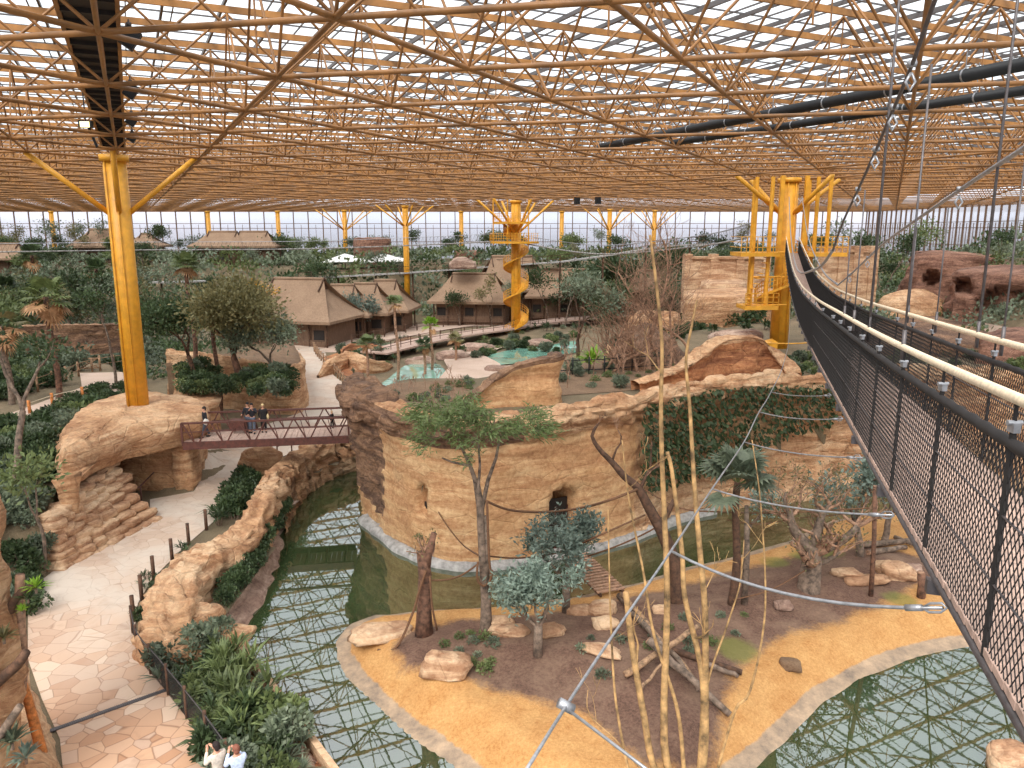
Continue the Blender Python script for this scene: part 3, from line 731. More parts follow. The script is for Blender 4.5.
nx = int((x1-x0)/st)+1; ny = int((y1-y0)/st)+1; vs = []; cols = []; ds = []
for j in range(ny):
    for i in range(nx):
        x = x0+i*st; y = y0+j*st; d = sdist(x, y, IS); ds.append(d); vs.append((x, y, island_z(x, y, d) if d > -2 else -1.4))
        m = smooth01((sdist(x, y, mulch)+.8)/1.6) if d > 0 else 0; s = 1-smooth01((d-.1)/.6)
        g = max(0, *(1-math.hypot(x-p.x, (y-p.y))/w for p, w in zip(grass, (1.6, 1.5, 1.8, 1.6, 1.5)))) if d > 0 else 0
        cols.append((m, s, g, 1))
fs = [(j*nx+i, j*nx+i+1, (j+1)*nx+i+1, (j+1)*nx+i) for j in range(ny-1) for i in range(nx-1) if max(ds[j*nx+i], ds[(j+1)*nx+i+1]) > -1.3]
isl = mk('island_ground', vs, fs, M['island'], None, True); struct(isl)
at = isl.data.attributes.new('mask', 'FLOAT_COLOR', 'POINT'); at.data.foreach_set('color', [c for q in cols for c in q])
def IZ(px, py):
    g = G(px, py, 0)
    for _ in range(3): g = G(px, py, island_z(g.x, g.y))
    return g
# ================================================================ COLUMNS
def column(px, ztb, d, zb, r, label, arms=8, armz=2.8, reach=7, thin=False):
    g = D(px, 205, d); x = g.x
    t = thing('steel_column', label, 'column', (x, d, zb)); h = HZ-zb
    mb = MB(); mb.tube([(0, 0, -.3), (0, 0, h)], r, 20); mb.tube([(0, 0, h-.35), (0, 0, h)], r*1.25, 20)
    for k in (-.35, .35): mb.tube([(r*k*1.2, -r*1.02, 0), (r*k*1.2, -r*1.02, h)], r*.07, 5)
    mb.build('shaft', M['yellow'], t, True)
    for k, u in enumerate((pdir*HW, -pdir*HW, bdir*HLn, -bdir*HLn)[:arms]+(((pdir*HW+bdir*HLn)*.9, -(pdir*HW+bdir*HLn)*.9) if arms == 8 else ())):
        b = MB(); b.tube([u.normalized()*r*.6+Vector((0, 0, h-armz)), u*reach+Vector((0, 0, h))], r*.24, 8); b.build('brace', M['yellow'], t, True)
    return t
column(118.5, 0, 43.4, 4.2, .6, 'thick yellow steel column at left, rising behind the archway rocks', 4, 3.2, 1)
column(405, 0, 130, 0, .48, 'yellow steel column standing between the two groups of thatched huts', 8, 3.4, 1.2)
for px, lb in ((50, 'small yellow column at the far glazed wall, first from the left edge'), (207, 'small yellow column at the far glazed wall above the left thatched houses'), (277, 'small yellow column at the far wall right of the long thatched house'), (461, 'small yellow column at the far wall between the plain column and the stair column'), (562, 'small yellow column at the far wall right of the stair column')):
    column(px, 0, 166, 4, .45, lb, 0, 3, 1)
for px, d, lb in ((344, 158, 'slim braced yellow column left of the plain one, near the far wall'), (610, 152, 'slim braced yellow column near the far wall right of centre'), (655, 160, 'slim braced yellow column near the far wall behind the bare tree')):
    column(px, 0, d, 4, .45, lb, 8, 4, 1.4)
# the two stair columns
def spiral(t, r0, r1, z0, z1, turns, a0, rail=1.0, n=48, mat=None):
    """helical stair: treads, stringer and hand rail"""
    mat = mat or M['yellow']; tr = MB(); st = MB(); rl = MB(); P = []
    for i in range(n+1):
        f = i/n; a = a0+turns*2*math.pi*f; z = z0+(z1-z0)*f; c, s = math.cos(a), math.sin(a); P.append((Vector((c*r0, s*r0, z)), Vector((c*r1, s*r1, z))))
    for (a, b), (c, d) in zip(P, P[1:]):
        tr.add([a, b, d, c, a-Vector((0, 0, .06)), b-Vector((0, 0, .06)), d-Vector((0, 0, .06)), c-Vector((0, 0, .06))], [(0, 1, 2, 3), (7, 6, 5, 4), (0, 4, 5, 1), (3, 2, 6, 7)])
        st.bar(b-Vector((0, 0, .1)), d-Vector((0, 0, .1)), .05, .2)
        for k in (.35, .7, rail): rl.bar(b+Vector((0, 0, k)), d+Vector((0, 0, k)), .05, .05)
        rl.bar(b, b+Vector((0, 0, rail)), .05, .05)
    tr.build('tread', mat, t); st.build('stringer', mat, t); rl.build('hand_rail', mat, t)
def ring_deck(t, z, r0, r1, a0, a1, n=24, rail=1.1, mat=None):
    mat = mat or M['yellow']; m = MB(); rl = MB(); L = [a0+(a1-a0)*i/n for i in range(n+1)]
    for a, b in zip(L, L[1:]):
        q = [Vector((math.cos(x)*r, math.sin(x)*r, z)) for x, r in ((a, r0), (a, r1), (b, r1), (b, r0))]; lo = [v-Vector((0, 0, .28)) for v in q]
        m.add(q+lo, [(0, 1, 2, 3), (7, 6, 5, 4), (1, 5, 6, 2), (0, 3, 7, 4)])
        for k in (.4, .75, rail): rl.bar(q[1]+Vector((0, 0, k)), q[2]+Vector((0, 0, k)), .05, .05)
        rl.bar(q[1], q[1]+Vector((0, 0, rail)), .06, .06)
    m.build('platform', mat, t); rl.build('guard_rail', mat, t)
t = column(516, 0, 108, 0, .66, 'yellow column wrapped in a spiral stair, at the centre behind the thatched huts', 8, 4.4, 1.4)
spiral(t, .66, 1.75, .3, 15.5, 3.2, math.radians(200), n=90)
ring_deck(t, 13.0, .9, 3.6, math.radians(180), math.radians(330)); ring_deck(t, 15.6, .9, 3.2, math.radians(150), math.radians(300))
mb = MB()
for a in (200, 250, 300): u = Vector((math.cos(math.radians(a)), math.sin(math.radians(a)), 0)); mb.tube([u*3.3+Vector((0, 0, 12.5)), u*3.3+Vector((0, 0, 18.5))], .09, 6)
mb.build('hanger_post', M['yellow'], t)
t = column(788, 0, 62.2, 5.0, .72, 'massive yellow column with stair and platforms where the rope bridge arrives', 4, 2.9, 1.3)
spiral(t, .72, 2.1, 3.6, 7.9, .75, math.radians(150), n=36)
mb = MB()
for x, y in ((-2.9, -1.2), (-1.75, -1.4), (1.75, -1.4), (2.8, -1.2), (-2.2, 1.6), (2.2, 1.6)): mb.tube([(x, y, 7.8 if x > 0 else 3.5), (x, y, 13.5)], .16, 8)
for z in (3.7, 5.9, 7.8): mb.tube([(-2.9, -1.2, z), (-1.75, -1.4, z), (0, -1.2, z)], .08, 6)
mb.build('platform_post', M['yellow'], t)
mb = MB()
for sx in (-1, 1):
    mb.box((sx*2.6, -.6, 7.65), (3.0, 3.0, .3)); mb.box((sx*.95, -1.2, 11), (.3, .3, 5.2))
    for z in (8.2, 8.6, 9.0): mb.bar((sx*1.2, -2.1, z), (sx*4.1, -2.1, z), .05, .05); mb.bar((sx*4.1, -2.1, z), (sx*4.1, .9, z), .05, .05)
    for k in range(8): mb.bar((sx*(1.2+k*.414), -2.1, 7.8), (sx*(1.2+k*.414), -2.1, 9.0), .05, .05)
mb.build('upper_platform', M['yellow'], t)
mb = MB(); mb.box((-2.3, -1.1, 3.55), (2.6, 2.4, .3))
for z in (4.0, 4.4, 4.7): mb.bar((-3.6, -2.3, z), (-1.0, -2.3, z), .05, .05)
for k in range(7): mb.bar((-3.6+k*.43, -2.3, 3.7), (-3.6+k*.43, -2.3, 4.7), .05, .05)
for k in range(10): mb.box((-3.3+k*.16, -1.5, 3.8+k*.4), (.3, .8, .05))
mb.build('lower_platform', M['yellow'], t)
mb = MB(); mb.tube([(-.1+math.cos(a/10)*3.0-.3, math.sin(a/10)*2.4-.8, .9) for a in range(25, 60)], .05, 6)
vs=[(-3.6,-1.4,1.0),(-2.6,-2.3,.8),(-.9,-2.4,.9),(-.9,-1.0,1.0),(-2.2,-.9,.6)]
mb.add([Vector(v) for v in vs]+[Vector(v)-Vector((0, 0, .5)) for v in vs], [(0, 1, 2, 3, 4), (9, 8, 7, 6, 5), (0, 5, 6, 1), (1, 6, 7, 2), (4, 9, 5, 0), (2, 7, 8, 3), (3, 8, 9, 4)]); mb.build('stair_landing', M['yellow'], t)
# ================================================================ THINGS UP IN THE ROOF
bn = Vector((bdir.y, -bdir.x, 0)); bo = -.42
cw = thing('roof_catwalk', 'dark grated maintenance catwalk under the roof leading to the left yellow column', 'catwalk', bn*bo+bdir*12+Vector((0, 0, 19.6)), -math.radians(-26))
mb = MB(); mb.box((0, 18, 0), (1.15, 50, .12)); 
for k in range(42): mb.box((0, -6+k*1.2, -.1), (1.15, .12, .14))
mb.build('deck', M['dark'], cw)
for s in (-1, 1):
    mb = MB(); mb.box((s*.62, 18, .1), (.1, 50, .5)); mb.build('side_beam', M['tube'], cw)
    mb = MB()
    for k in range(26): mb.box((s*.62, -6+k*2, .8), (.05, .05, 1.2))
    mb.box((s*.62, 18, 1.4), (.05, 50, .05)); mb.build('guard_rail', M['tube'], cw)
for px, py, Y, lb in ((130, 38, 20, 'black box loudspeaker under the catwalk, nearest and topmost of the row'), (131, 91, 27, 'black box loudspeaker under the catwalk, second from the top of the row'), (132, 120, 33.5, 'black box loudspeaker under the catwalk, third from the top of the row'), (132.5, 137, 38.5, 'small black loudspeaker under the catwalk, lowest of the row above the column')):
    g = D(px, py, Y); t = thing('loudspeaker', lb, 'loudspeaker', g, .4)
    mb = MB(); mb.box((0, 0, 0), (.36, .3, .46), .3, 0, Matrix.Rotation(.6, 3, 'Y')); mb.box((0, -.14, 0), (.3, .06, .38), 0, 0, Matrix.Rotation(.6, 3, 'Y')); mb.build('cabinet', M['black'], t)
    mb = MB(); mb.tube([(0, 0, .2), (0, 0, 19.5-g.z)], .025, 5); mb.box((0, 0, .28), (.12, .1, .14)); mb.build('bracket', M['bar'], t)
g = D(86, 126, 36); t = thing('floodlight', 'lit floodlight with a yellow glow hanging left of the catwalk', 'floodlight', g, .2)
em = bpy.data.materials.new('lit_lamp_face'); em.use_nodes = True; em.node_tree.nodes['Principled BSDF'].inputs['Emission Color'].default_value = (1, .85, .3, 1); em.node_tree.nodes['Principled BSDF'].inputs['Emission Strength'].default_value = 1.5
mb = MB(); mb.box((0, 0, .08), (.55, .3, .3)); mb.build('housing', M['black'], t); mb = MB(); mb.box((0, -.16, .05), (.38, .03, .24)); mb.build('lamp_face', em, t)
mb = MB(); mb.tube([(0, 0, .2), (0, 0, 22.3-g.z)], .03, 5); mb.tube([(.1, 0, -.05), (.35, .1, -.9)], .06, 6); mb.build('bracket', M['black'], t)
def duct(a, b, r, label):
    d = (b-a); L = d.length; d.normalize(); t = thing('ventilation_duct', label, 'duct', a); s = MB(); h = MB(); n = int(L/2.6)
    s.tube([Vector((0, 0, 0)), d*L], r, 16); s.build('duct_tube', M['black'], t, True)
    for k in range(n+1):
        c = d*(L*k/n); h.tube([c-d*.03, c+d*.03], r*1.06, 16); h.tube([c+Vector((0, 0, r)), c+Vector((0, 0, 1.2))], .02, 4)
    h.build('strap', M['steel'], t)
duct(G(1060, 57, 19.2), G(600, 147, 19.2), .20, 'upper of two long black round ducts slung under the roof at right')
duct(G(1060, 85, 19.2), G(672, 143, 19.2), .17, 'lower of two long black round ducts slung under the roof at right')
for k, (px, py) in enumerate(((693, 194), (583, 201), (601, 200))): pass
for px in (577, 598):
    g = D(px, 200, 100); tag(MB().build('x', M['black']) if False else (lambda m: (m.box(g, (.6, .5, 1.0), .5), m.box(g+Vector((0, 0, .5+(18.5-g.z)/2)), (.12, .12, 18.5-g.z)), m.build('loudspeaker', M['black']))[2])(MB()), 'black loudspeaker under the roof right of the stair column, %s of a pair' % ('left' if px == 577 else 'right'), 'loudspeaker')
# ================================================================ SUSPENSION BRIDGE
ya = [(-2, 13.1), (0, 12.95), (2.5, 12.75), (5.5, 12.52), (8.8, 12.33), (10.8, 12.23), (15.8, 11.95), (24, 11.62), (32, 11.55), (39, 11.68), (48, 12.1), (56, 12.55), (60.4, 12.8)]
K = (21-2.4)/(60-4.1)
def bz(y):
    for (a, b), (c, d) in zip(ya, ya[1:]):
        if y <= c: t = (y-a)/(c-a); return b+(d-b)*t
    return ya[-1][1]
ysm = np.linspace(-1.5, 60.2, 400); zsm = np.array([bz(y) for y in ysm])
for _ in range(200): zsm[1:-1] = (zsm[:-2]+2*zsm[1:-1]+zsm[2:])/4
def BP(y, side, h=0):  # side 0 = left edge, 1 = right edge
    kx = 2.4+K*(y-4.1); n = Vector((1, -K, 0)).normalized()
    return Vector((kx, y, float(np.interp(y, ysm, zsm))+h))+n*(.92*side)
sb = thing('suspension_bridge', 'long rope suspension bridge with black net sides, sweeping from right foreground to yellow column', 'bridge', BP(1.4, .5))
def under(o, par=sb):
    o.parent = par; o.matrix_parent_inverse = Matrix.Translation(-Vector(par.location)); return o
ys = list(np.arange(1.4, 60.2, .6))
mb = MB()
y = 1.4
while y < 60:
    a, b = BP(y+.07, -.01, 0), BP(y+.07, 1.01, 0); mb.bar(a, b, .135, .035); y += .15
under(mb.build('deck_planks', M['plank']))
for s, nm in ((0, 'left'), (1, 'right')):
    mb = MB(); mb.tube([BP(y, s, -.05) for y in ys], .024, 6); under(mb.build('edge_cable', M['cable'], None, True))
    mb = MB(); P = [BP(y, s, .93) for y in np.arange(1.4, 60.2, .12)]
    rr = [.03 if k % 2 else .022 for k in range(len(P))]; mb.tube(P, rr, 7); under(mb.build('top_cord', M['net'], None, True))
    mb = MB(); mb.tube([BP(y, s, 1.12+.08*smooth01((y-30)/28)) for y in ys], .026 if s == 0 else .03, 8); o = under(mb.build('hand_rail', M['rope'], None, True)); o['label'] = 'cream hand rail rope'
    for zc in (.31, .62):
        mb = MB(); mb.tube([BP(y, s, zc) for y in ys], .007, 4); under(mb.build('net_wire', M['cable'], None, True))
    # woven net
    A = []; B = []; Rr = []; y = 1.4
    while y < 60:
        ch = .056 if y < 9 else (.075 if y < 17 else .13); nv = round(.96/(ch*1.3)); r = .003 if y < 9 else (.0042 if y < 17 else .012); dz = .96/nv
        for k in range(nv):
            for q in (0, 1):
                za, zb = (k*dz, (k+1)*dz) if (q ^ (k % 2)) else ((k+1)*dz, k*dz)
                A.append(BP(y, s, za-.03)); B.append(BP(y+ch, s, zb-.03)); Rr.append(r)
        y += ch
    under(segs('side_net', [tuple(a) for a in A], [tuple(b) for b in B], Rr, M['net'], None, 3))
    # hanging straps from rail to deck edge, with clamps
    y = 1.75
    while y < 60:
        w = .024 if y < 8 else .02; mb = MB(); mb.bar(BP(y, s, -.08), BP(y, s, 1.0), w, .016); mb.tube([BP(y, s, .95), BP(y, s, 1.12)], .009, 5); under(mb.build('net_strap', M['net']))
        cl = MB(); cl.box(BP(y, s, 1.0), (.03, .045, .04)); cl.tube([BP(y, s, 1.02)+Vector((-.03, 0, 0)), BP(y, s, 1.02)+Vector((.03, 0, 0))], .012, 6); under(cl.build('clamp', M['steel']))
        y += 1.3 if y < 12 else 2.4
mb = MB(); y = 2
while y < 60: mb.bar(BP(y, -.05, -.09), BP(y, 1.05, -.09), .06, .08); y += 2
under(mb.build('cross_beam', M['cable']))
# main cables with hangers
def inplane(px, py, s):
    x, y, w = ray(px, py); k = 2.4-K*4.1; n = Vector((1, -K, 0)).normalized(); ox = n.x*.92*s-0; oy = n.y*.92*s
    t = (k+ox-K*oy)/(x-K*y); return Vector((x*t, y*t, CZ+w*t))
mainL = [(952, -40), (935, 0), (912, 65), (894, 108), (876, 150), (858, 190), (843, 222), (833, 250)]
mainR = [(1100, 96), (1024, 148), (960, 190), (888, 240), (868, 258), (850, 275), (838, 285)]
for s, L, lb in ((0, mainL, 'left'), (1, mainR, 'right')):
    P = [inplane(a, b, s) for a, b in L]
    mc = thing('main_cable', 'steel main cable with shackles on the %s side of the rope bridge' % lb, 'cable', P[0]); 
    mb = MB(); mb.tube(resample(P, .3), .017 if s == 0 else .022, 8); under(mb.build('wire_rope', M['cable'] if s == 0 else M['steel'], None, True), mc)
    for a, b in L[2:6]:
        p = inplane(a, b, s); c = MB(); c.tube([p+Vector((-.03, 0, .01)), p+Vector((.03, 0, .01))], .028, 8); c.tube([p+Vector((0, 0, -.06+0)), p+Vector((.04, 0, -.13)), p+Vector((0, 0, -.2)), p+Vector((-.04, 0, -.13)), p+Vector((0, 0, -.06))], .012, 6)
        under(c.build('shackle', M['steel'], None, True), mc)
    # far half of the main cable climbs to the column
    y0_ = P[-1].y; Q = [P[-1]]+[BP(y_, s, h_) for y_, h_ in ((18, 1.75), (31, 1.45), (45, 2.2), (60, 4.2)) if y_ > y0_+3]
    if Q: mb = MB(); mb.tube(resample(Q, 1), .03, 6); under(mb.build('wire_rope', M['steel'], None, True), mc)
hang = [(893, 869, 0, 0), (911, 905, 64, 0), (876, 869, 150, 0), (858, 853, 190, 0), (973, 962, 0, 1), (1001, 985, 160, 1), (933, 930, 208, 1), (846, 843, 225, 0), (905, 903, 228, 1)]
for k, (x0, x1, yt, s) in enumerate(hang):
    b = inplane(x1, 400 if x1 > 950 else 330, s); yy = b.y; top = inplane(x0, yt if yt > 0 else -60, s); bot = BP(yy, s, 1.0)
    if yt == 0: top = Vector((bot.x, bot.y, 18.4))
    else: top = Vector((bot.x, bot.y, D(x0, yt, yy).z))
    m = MB(); m.tube([top, bot], .008 if k != 0 and k != 4 else .013, 6); m.tube([bot, bot+Vector((0, 0, .25))], .016, 6); o = m.build('hanger_cable', M['cable'], None, True)
    lbs = ('thick dark hanger rod crossing the roof ducts, nearest on the left side of the bridge', 'thin hanger cable below the topmost shackle of the left main cable', 'thin hanger cable below the second shackle of the left main cable', 'thin hanger cable below the third shackle of the left main cable', 'dark hanger rod on the right side of the bridge, tallest near the right edge', 'short hanger cable at far right below the diagonal steel cable', 'hanger cable in the middle of the right bridge side', 'short thin hanger near the far end of the left main cable', 'short hanger where the right main cable nears the handrail')
    tag(o, lbs[k], 'cable')
# wind cable with side ties, sagging to the lower left
wc = [(525, 772, 2.75), (566, 706, 3.35), (615, 632, 4.1), (671, 551, 5.1), (712, 489, 7.0), (744, 442, 9.3), (759, 412, 11.2), (771, 392, 13.2), (784, 362, 19), (789, 335, 34), (790, 300, 59)]
P = [D(a, b, c) for a, b, c in wc]; w0 = thing('stay_cable', 'grey steel stay cable running diagonally from the lower centre up to the yellow stair column', 'cable', P[0])
mb = MB(); mb.tube(resample(P, .4), [.0085]*len(resample(P, .4)), 8); under(mb.build('wire_rope', M['steel'], None, True), w0)
mb = MB(); c = P[1]; mb.tube([c+Vector((-.035, 0, .02)), c+Vector((.035, 0, -.02))], .026, 10); under(mb.build('clamp', M['steel'], None, True), w0)
a = D(566, 708, 3.35); b = D(645, 768, 3.0); tag((lambda m: (m.tube([a, b, D(680, 800, 2.9)], .008, 7), m.build('stay_cable', M['steel'], None, True))[1])(MB()), 'short steel cable running down right from the clamp at the bottom centre', 'cable')
for k, (i, yb, mt, r, sag, lb) in enumerate(((3, 3.6, 'steel', .010, .12, 'thick steel tie with a hook joining the bridge edge above the orange sand'), (4, 5.2, 'steel', .008, .06, 'second tie cable from the bottom, between stay cable and bridge edge'), (5, 7.0, 'steel', .008, .05, 'third tie cable from the bottom, level with the fan palm crown'), (6, 9.0, 'steel', .008, .05, 'fourth tie cable from the bottom, crossing the hanging greenery'), (7, 10.8, 'steel', .008, .04, 'topmost tie cable at the upper edge of the hanging greenery'))):
    a = P[i]; b = BP(yb, -.05, -.05); L = [a.lerp(b, j/10)+Vector((0, 0, -sag*4*(j/10)*(1-j/10))) for j in range(11)]
    t = thing('tie_cable', lb, 'cable', a); mb = MB(); mb.tube(L, r, 6); under(mb.build('wire', M[mt], None, True), t)
    mb = MB(); q = L[-2]; e = (L[-1]-L[-2]).normalized(); mb.tube([q, q+e*.09], r*1.8, 8); u = Vector((0, 0, .025)); mb.tube([q+e*.09, q+e*.13+u, q+e*.19+u, q+e*.22, q+e*.19-u, q+e*.13-u, q+e*.09], r*.7, 6); under(mb.build('turnbuckle', M['steel'], None, True), t)
# ================================================================ FOOTBRIDGE
a = G(183, 447, 2.85); b = G(349, 440, 2.85); fbd = (b-a).normalized(); fL = (b-a).length; fb_ = thing('footbridge', 'dark red steel truss footbridge crossing the path between the archway and the cliff', 'bridge', a, math.atan2(fbd.y, fbd.x))
W = 2.5
mb = MB(); k = 0
while k*.3 < fL: mb.box((k*.3+.15, W/2, .2), (.28, W-.1, .06)); k += 1
o = mb.build('deck', M['plank'], fb_)
for s in (0, W):
    mb = MB(); mb.box((fL/2, s, .05), (fL, .14, .42)); mb.build('edge_beam', M['rust'], fb_)
    mb = MB(); mb.box((fL/2, s, 1.32), (fL, .12, .1)); mb.box((fL/2, s, .82), (fL, .05, .05)); mb.build('top_rail', M['rust'], fb_)
    n = 6; mb = MB()
    for k in range(n):
        x0, x1 = fL*k/n, fL*(k+1)/n
        mb.bar((x0+.05, s, 1.3), (x0+(x1-x0)*.42, s, .2), .07, .07); mb.bar((x1-.05, s, 1.3), (x0+(x1-x0)*.58, s, .2), .07, .07); mb.bar((x0+(x1-x0)*.25, s, 1.3), (x0+(x1-x0)*.42, s, .2), .04, .04)
    for k in (0, fL): mb.box((k, s, .7), (.1, .1, 1.25))
    mb.build('truss_bars', M['rust'], fb_)
mb = MB()
for k in range(8): mb.box((fL*(k+.5)/8, W/2, -.08), (.12, W, .18))
mb.build('cross_beam', M['rust'], fb_)
FBZ = 2.85+.23
# ================================================================ PEOPLE
def skin(name, nodes, edges, mat, parent, sub=2, root=0):
    me = bpy.data.meshes.new(name); me.from_pydata([n[:3] for n in nodes], edges, []); o = obj(name, me, mat, parent)
    m = o.modifiers.new('s', 'SKIN'); me.skin_vertices.new() if not me.skin_vertices else None
    for i, n in enumerate(nodes):
        r = n[3] if isinstance(n[3], tuple) else (n[3], n[3]); me.skin_vertices[0].data[i].radius = r; me.skin_vertices[0].data[i].use_root = (i == root)
    m.use_smooth_shade = True; s = o.modifiers.new('u', 'SUBSURF'); s.levels = sub; s.render_levels = sub; return o
cmat = {}
def cloth(c):
    if c not in cmat: cmat[c] = plain('cloth_%d_%d_%d' % c, c, .85, 0, .08, 12)
    return cmat[c]
def person(loc, face, label, shirt, trousers, hair, stride=.18, arms='down', h=1.75, longcoat=None, bag=None):
    """face = yaw of the facing direction; local +y is forward"""
    k = h/1.75; t = thing('person', label, 'person', loc, face)
    f = stride
    hipL, hipR = (-.09, 0, .93), (.09, 0, .93)
    N = [(0, 0, .95, (.13, .1)), (0, 0, 1.15, (.13, .1)), (0, 0, 1.36, (.16, .11)), (0, .0, 1.47, .06), (0, .01, 1.55, .055),
         (0, .02, 1.64, (.078, .095)), (0, .02, 1.72, (.06, .075)),
         (-.09, 0, .9, .09), (-.1, f*.6, .5, .06), (-.1, f, .09, .04), (-.1, f+.14, .04, .035),
         (.09, 0, .9, .09), (.1, -f*.3, .5, .06), (.1, -f, .09, .04), (.1, -f+.14, .04, .035)]
    E = [(0, 1), (1, 2), (2, 3), (3, 4), (4, 5), (5, 6), (0, 7), (7, 8), (8, 9), (9, 10), (0, 11), (11, 12), (12, 13), (13, 14)]
    arm = []
    for s in (-1, 1):
        if arms == 'down': q = [(s*.19, 0, 1.41), (s*.24, -.03, 1.15), (s*.24, .06*s, .92), (s*.24, .08*s+.02, .84)]
        elif arms == 'rail': q = [(s*.19, 0, 1.41), (s*.25, .08, 1.17), (s*.2, .32, 1.12), (s*.19, .4, 1.12)]
        elif arms == 'up': q = [(s*.19, 0, 1.41), (s*.26, .12, 1.2), (s*.1, .3, 1.42), (s*.07, .34, 1.47)]
        arm.append(q); b = len(N); N += [q[0]+(.055,), q[1]+(.042,), q[2]+(.03,), q[3]+(.032,)]; E += [(2, b), (b, b+1), (b+1, b+2), (b+2, b+3)]
        hd = (Vector(q[3])-Vector(q[2])).normalized(); sd = Vector((1, 0, 0)) if abs(hd.x) < .8 else Vector((0, 1, 0))
        for u, L in ((-.025, .065), (-.009, .078), (.009, .074), (.025, .06)):
            c = len(N); p = Vector(q[3])+sd*u+hd*.03; e = p+hd*L+Vector((0, .012, -.01)); N += [tuple(p)+(.009,), tuple(e)+(.007,)]; E += [(b+3, c), (c, c+1)]
        c = len(N); p = Vector(q[3])-sd*(s*.035)+hd*.01; e = p+hd*.035+Vector((0, .03, 0)); N += [tuple(p)+(.011,), tuple(e)+(.009,)]; E += [(b+3, c), (c, c+1)]
    S = lambda L: [(n[0]*k, n[1]*k, n[2]*k, tuple(x*k for x in n[3]) if isinstance(n[3], tuple) else n[3]*k) for n in L]
    skin('body', S(N), E, M['skin'], t)
    # jacket over torso and arms
    T = [(0, 0, .9, (.165, .13)), (0, 0, 1.15, (.16, .125)), (0, 0, 1.36, (.185, .13)), (0, 0, 1.46, .085)]; TE = [(0, 1), (1, 2), (2, 3)]
    if longcoat: T[0] = (0, 0, longcoat, (.22, .2))
    for q in arm: b = len(T); T += [q[0]+(.078,), q[1]+(.062,), q[2]+(.047,)]; TE += [(2, b), (b, b+1), (b+1, b+2)]
    skin('jacket', S(T), TE, cloth(shirt), t)
    L = [(0, 0, .93, (.15, .12)), (-.09, 0, .88, .105), (-.1, f*.6, .5, .078), (-.1, f, .12, .06), (.09, 0, .88, .105), (.1, -f*.3, .5, .078), (.1, -f, .12, .06)]
    skin('trousers', S(L), [(0, 1), (1, 2), (2, 3), (0, 4), (4, 5), (5, 6)], cloth(trousers), t)
    mb = MB()
    for x, y in ((-.1, f), (.1, -f)): mb.ell((x*k, (y+.06)*k, .05*k), (.05*k, .14*k, .055*k), 10, 6)
    mb.build('shoes', cloth((40, 36, 34)), t, True)
    mb = MB(); mb.ell((0, -.012*k, 1.70*k), (.095*k, .108*k, .095*k), 14, 8, .1); mb.ell((0, -.06*k, 1.64*k), (.085*k, .06*k, .1*k), 12, 7, .1); mb.build('hair', cloth(hair), t, True)
    mb = MB(); mb.ell((0, .115*k, 1.635*k), (.013*k, .02*k, .022*k), 8, 5); 
    for s in (-1, 1): mb.ell((s*.088*k, .01*k, 1.64*k), (.012*k, .02*k, .03*k), 8, 5)
    mb.build('nose_and_ears', M['skin'], t, True)
    mb = MB()
    for s in (-1, 1): mb.ell((s*.032*k, .105*k, 1.665*k), (.013*k, .008*k, .008*k), 8, 5)
    mb.ell((0, .108*k, 1.59*k), (.024*k, .008*k, .005*k), 8, 5); mb.build('eyes_and_mouth', cloth((70, 40, 36)), t, True)
    if bag: mb = MB(); mb.ell((-.26*k, 0, .95*k), (.07, .16, .2), 10, 8, .1); mb.tube([(-.2*k, 0, 1.42*k), (-.26*k, 0, 1.1*k)], .015, 5); mb.build('bag', cloth(bag), t, True)
    return t
def onfb(px, w):   # point on the footbridge deck below the pixel column
    g = D(px, 437, 40.5); u = (Vector((g.x, g.y, 0))-Vector((a.x, a.y, 0))).dot(fbd); nrmv = Vector((-fbd.y, fbd.x, 0)); p = Vector((a.x, a.y, 0))+fbd*u+nrmv*w; p.z = FBZ; return p
person(onfb(200, 1.0), 2.2, 'person in a dark jacket with a pale bag at the left end of the footbridge', (34, 34, 40), (66, 70, 80), (36, 28, 24), .22, 'down', 1.75, None, (222, 214, 204))
person(onfb(241, 1.75), 3.0, 'person in black at the far rail of the footbridge, left of a pair', (28, 28, 34), (84, 90, 104), (26, 22, 20), .08, 'rail')
person(onfb(246, 1.5), 3.3, 'person in a dark jacket and jeans, right of the pair on the footbridge', (38, 38, 44), (92, 98, 112), (30, 24, 22), .12, 'up')
person(onfb(257, 1.6), 3.6, 'person in a black coat with a cream scarf at mid footbridge', (36, 32, 32), (26, 24, 26), (206, 180, 130), .05, 'down', 1.66, .45, (216, 190, 140))
g = G(328, 427, 0); p = onfb(328, 1.9); person(p, 1.2, 'small child in a dark coat at the right end of the footbridge', (40, 36, 38), (30, 28, 30), (196, 160, 120), .08, 'down', 1.05)
tag((lambda m: (m.box(onfb(231, 1.7)+Vector((0, 0, .55)), (.9, .5, .5), -.1), [m.tube([onfb(231, 1.7)+Vector((q, .2, .05)), onfb(231, 1.7)+Vector((q, .2, .3))], .09, 8) for q in (-.35, .35)], m.build('pushchair', M['rust'], None))[2])(MB()), 'dark red pushchair standing on the footbridge beside the pair in black', 'pushchair')
def headat(px, py, h):
    g = G(px, py, h*.97); return Vector((g.x, g.y, .04))
person(headat(216, 746, 1.72), .9, 'dark haired person in a cream shirt with a black bag by the mesh fence', (222, 206, 190), (46, 44, 46), (38, 26, 24), .06, 'up', 1.72, None, (34, 32, 34))
person(headat(236, 749, 1.72), .7, 'balding person in a pale blue shirt at the bottom edge by the mesh fence', (200, 212, 238), (70, 74, 90), (132, 80, 62), .06, 'up', 1.72)
